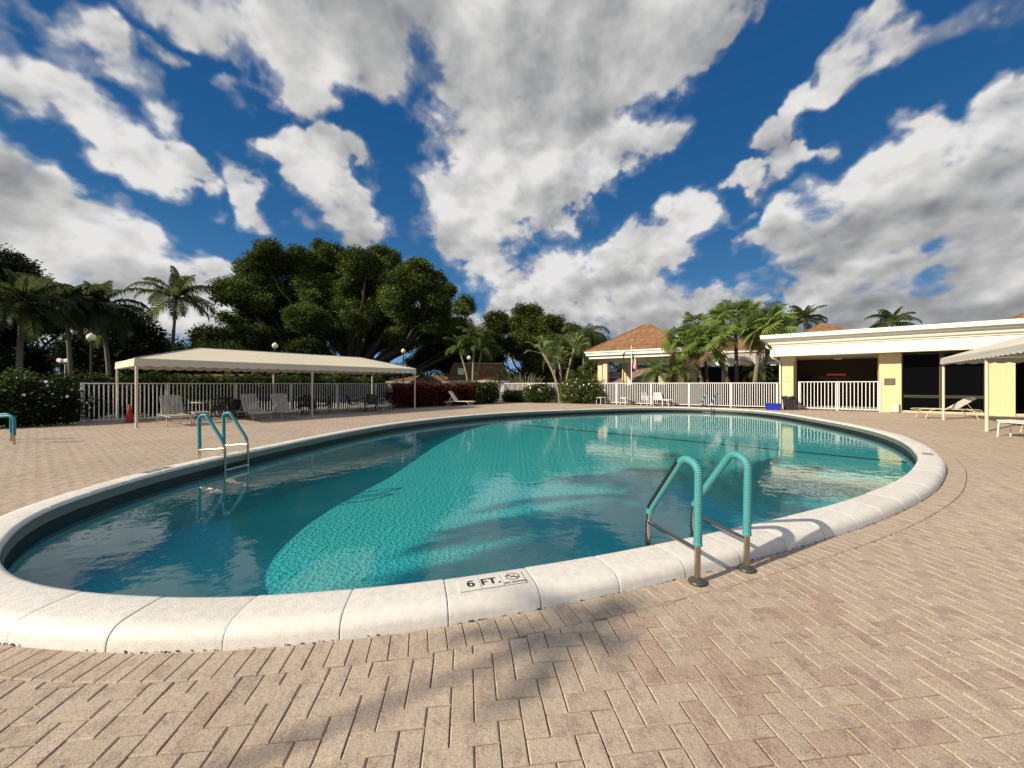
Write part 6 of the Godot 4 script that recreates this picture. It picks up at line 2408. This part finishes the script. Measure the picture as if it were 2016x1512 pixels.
	tree("shade_tree", "big tree outside the view at left that shades the hedges", Vector3(-46.0, 0, -13.0), lobes_of(LEFTTREE), 3600, 0.8, Color(0.030, 0.048, 0.015), 0.5, 5.0, 42)  # this unseen tree and the next are added to shade the left side
	tree("shade_tree", "second unseen big tree at left, also put in to shade the palms", Vector3(-60.0, 0, -22.0), lobes_of(LEFTTREE), 3600, 0.8, Color(0.030, 0.048, 0.015), 0.5, 5.0, 43)
	# hedges and shrubs
	hedge("hedge", "tall dark hedge dotted with white flowers at the left edge", "hedge", row_lobes(Vector3(-22.5, 0, -10.3), Vector3(-16.55, 0, -14.1), 9, 1.62, 1.7, 50), 3600, 0.26, Color(0.030, 0.048, 0.015), 51, 560, M.petal, 0.042)
	hedge("hedge", "ragged green hedge rising behind the long white fence", "hedge", row_lobes(Vector3(-21.0, 0, -15.5), Vector3(-9.3, 0, -27.0), 16, 1.95, 1.3, 52), 8000, 0.30, Color(0.060, 0.092, 0.024), 53)
	hedge("hedge", "red-leaved hedge before the fence at the canopy's far end", "hedge", row_lobes(Vector3(-7.35, 0, -23.4), Vector3(-3.0, 0, -28.3), 8, 1.60, 1.3, 54), 2300, 0.26, Color(0.105, 0.028, 0.016), 55)
	hedge("shrub", "dark rounded shrub with pale leaf tips ending the red hedge", "shrub", row_lobes(Vector3(-3.0, 0, -28.2), Vector3(-1.5, 0, -29.9), 3, 1.62, 1.5, 56), 1100, 0.28, Color(0.050, 0.078, 0.024), 57, 60, M.petal, 0.05)
	hedge("hedge", "dark flat-topped hedge before the far fence corner", "hedge", row_lobes(Vector3(-0.6, 0, -31.6), Vector3(1.2, 0, -31.2), 3, 0.95, 1.0, 58), 700, 0.26, Color(0.030, 0.046, 0.015), 59)
	hedge("shrub", "small white-flowered shrub left of the bird of paradise stems", "shrub", row_lobes(Vector3(1.3, 0, -30.7), Vector3(2.9, 0, -30.3), 3, 1.45, 1.3, 60), 800, 0.26, Color(0.050, 0.080, 0.022), 61, 90, M.petal, 0.055)
	hedge("shrub", "large round white-flowered shrub at the right fence's left end", "shrub", row_lobes(Vector3(4.3, 0, -29.6), Vector3(6.5, 0, -29.0), 4, 1.85, 1.8, 62), 1700, 0.27, Color(0.085, 0.125, 0.034), 63, 170, M.petal, 0.05)
	hedge("topiary", "flat-topped clipped green shrub behind the round shrub", "shrub", row_lobes(Vector3(5.0, 0, -34.0), Vector3(7.0, 0, -34.0), 3, 2.6, 1.4, 64), 900, 0.26, Color(0.060, 0.105, 0.026), 65)
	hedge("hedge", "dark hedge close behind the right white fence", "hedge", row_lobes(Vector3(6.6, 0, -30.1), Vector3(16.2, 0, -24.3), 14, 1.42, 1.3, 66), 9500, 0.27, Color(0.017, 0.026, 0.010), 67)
	hedge("shrub", "yellow-green croton shrub behind the fence below the canopy, left one", "shrub", row_lobes(Vector3(-15.4, 0, -29.4), Vector3(-14.5, 0, -29.6), 2, 2.0, 1.1, 68), 360, 0.3, Color(0.20, 0.18, 0.025), 69)
	hedge("shrub", "yellow-green croton shrub behind the fence below the canopy, right one", "shrub", row_lobes(Vector3(-12.6, 0, -30.0), Vector3(-11.8, 0, -30.2), 2, 1.95, 1.1, 70), 360, 0.3, Color(0.19, 0.18, 0.03), 71)
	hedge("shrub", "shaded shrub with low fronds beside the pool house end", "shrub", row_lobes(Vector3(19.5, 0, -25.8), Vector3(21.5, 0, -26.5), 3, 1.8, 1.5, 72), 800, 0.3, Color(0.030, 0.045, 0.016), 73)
	# a shrub of bare pale stalks
	var t := thing("stalk_shrub", "fan of bare pale stalks behind the far corner of the fence", "shrub", Vector3(1.3, 0, -36))
	for k in 13:
		var s := Geo.new()
		var a := -0.85 + 1.7 * k / 12.0
		var r := RandomNumberGenerator.new()
		r.seed = 700 + k
		var e := Vector3(sin(a) * 2.1, 1.2 + cos(a) * 1.1, r.randf_range(-0.4, 0.4))
		s.tube([Vector3(sin(a) * 0.2, 0, 0), e * 0.55 + Vector3(0, 0.15, 0), e], [0.05, 0.04, 0.02], 6)
		s.tube([e * 0.6 + Vector3(0, 0.12, 0), e + Vector3(0.25 * sin(a * 3.0 + k), 0.3, 0.1)], [0.03, 0.012], 5)
		part("stalk", s, M.pale_bark, t)
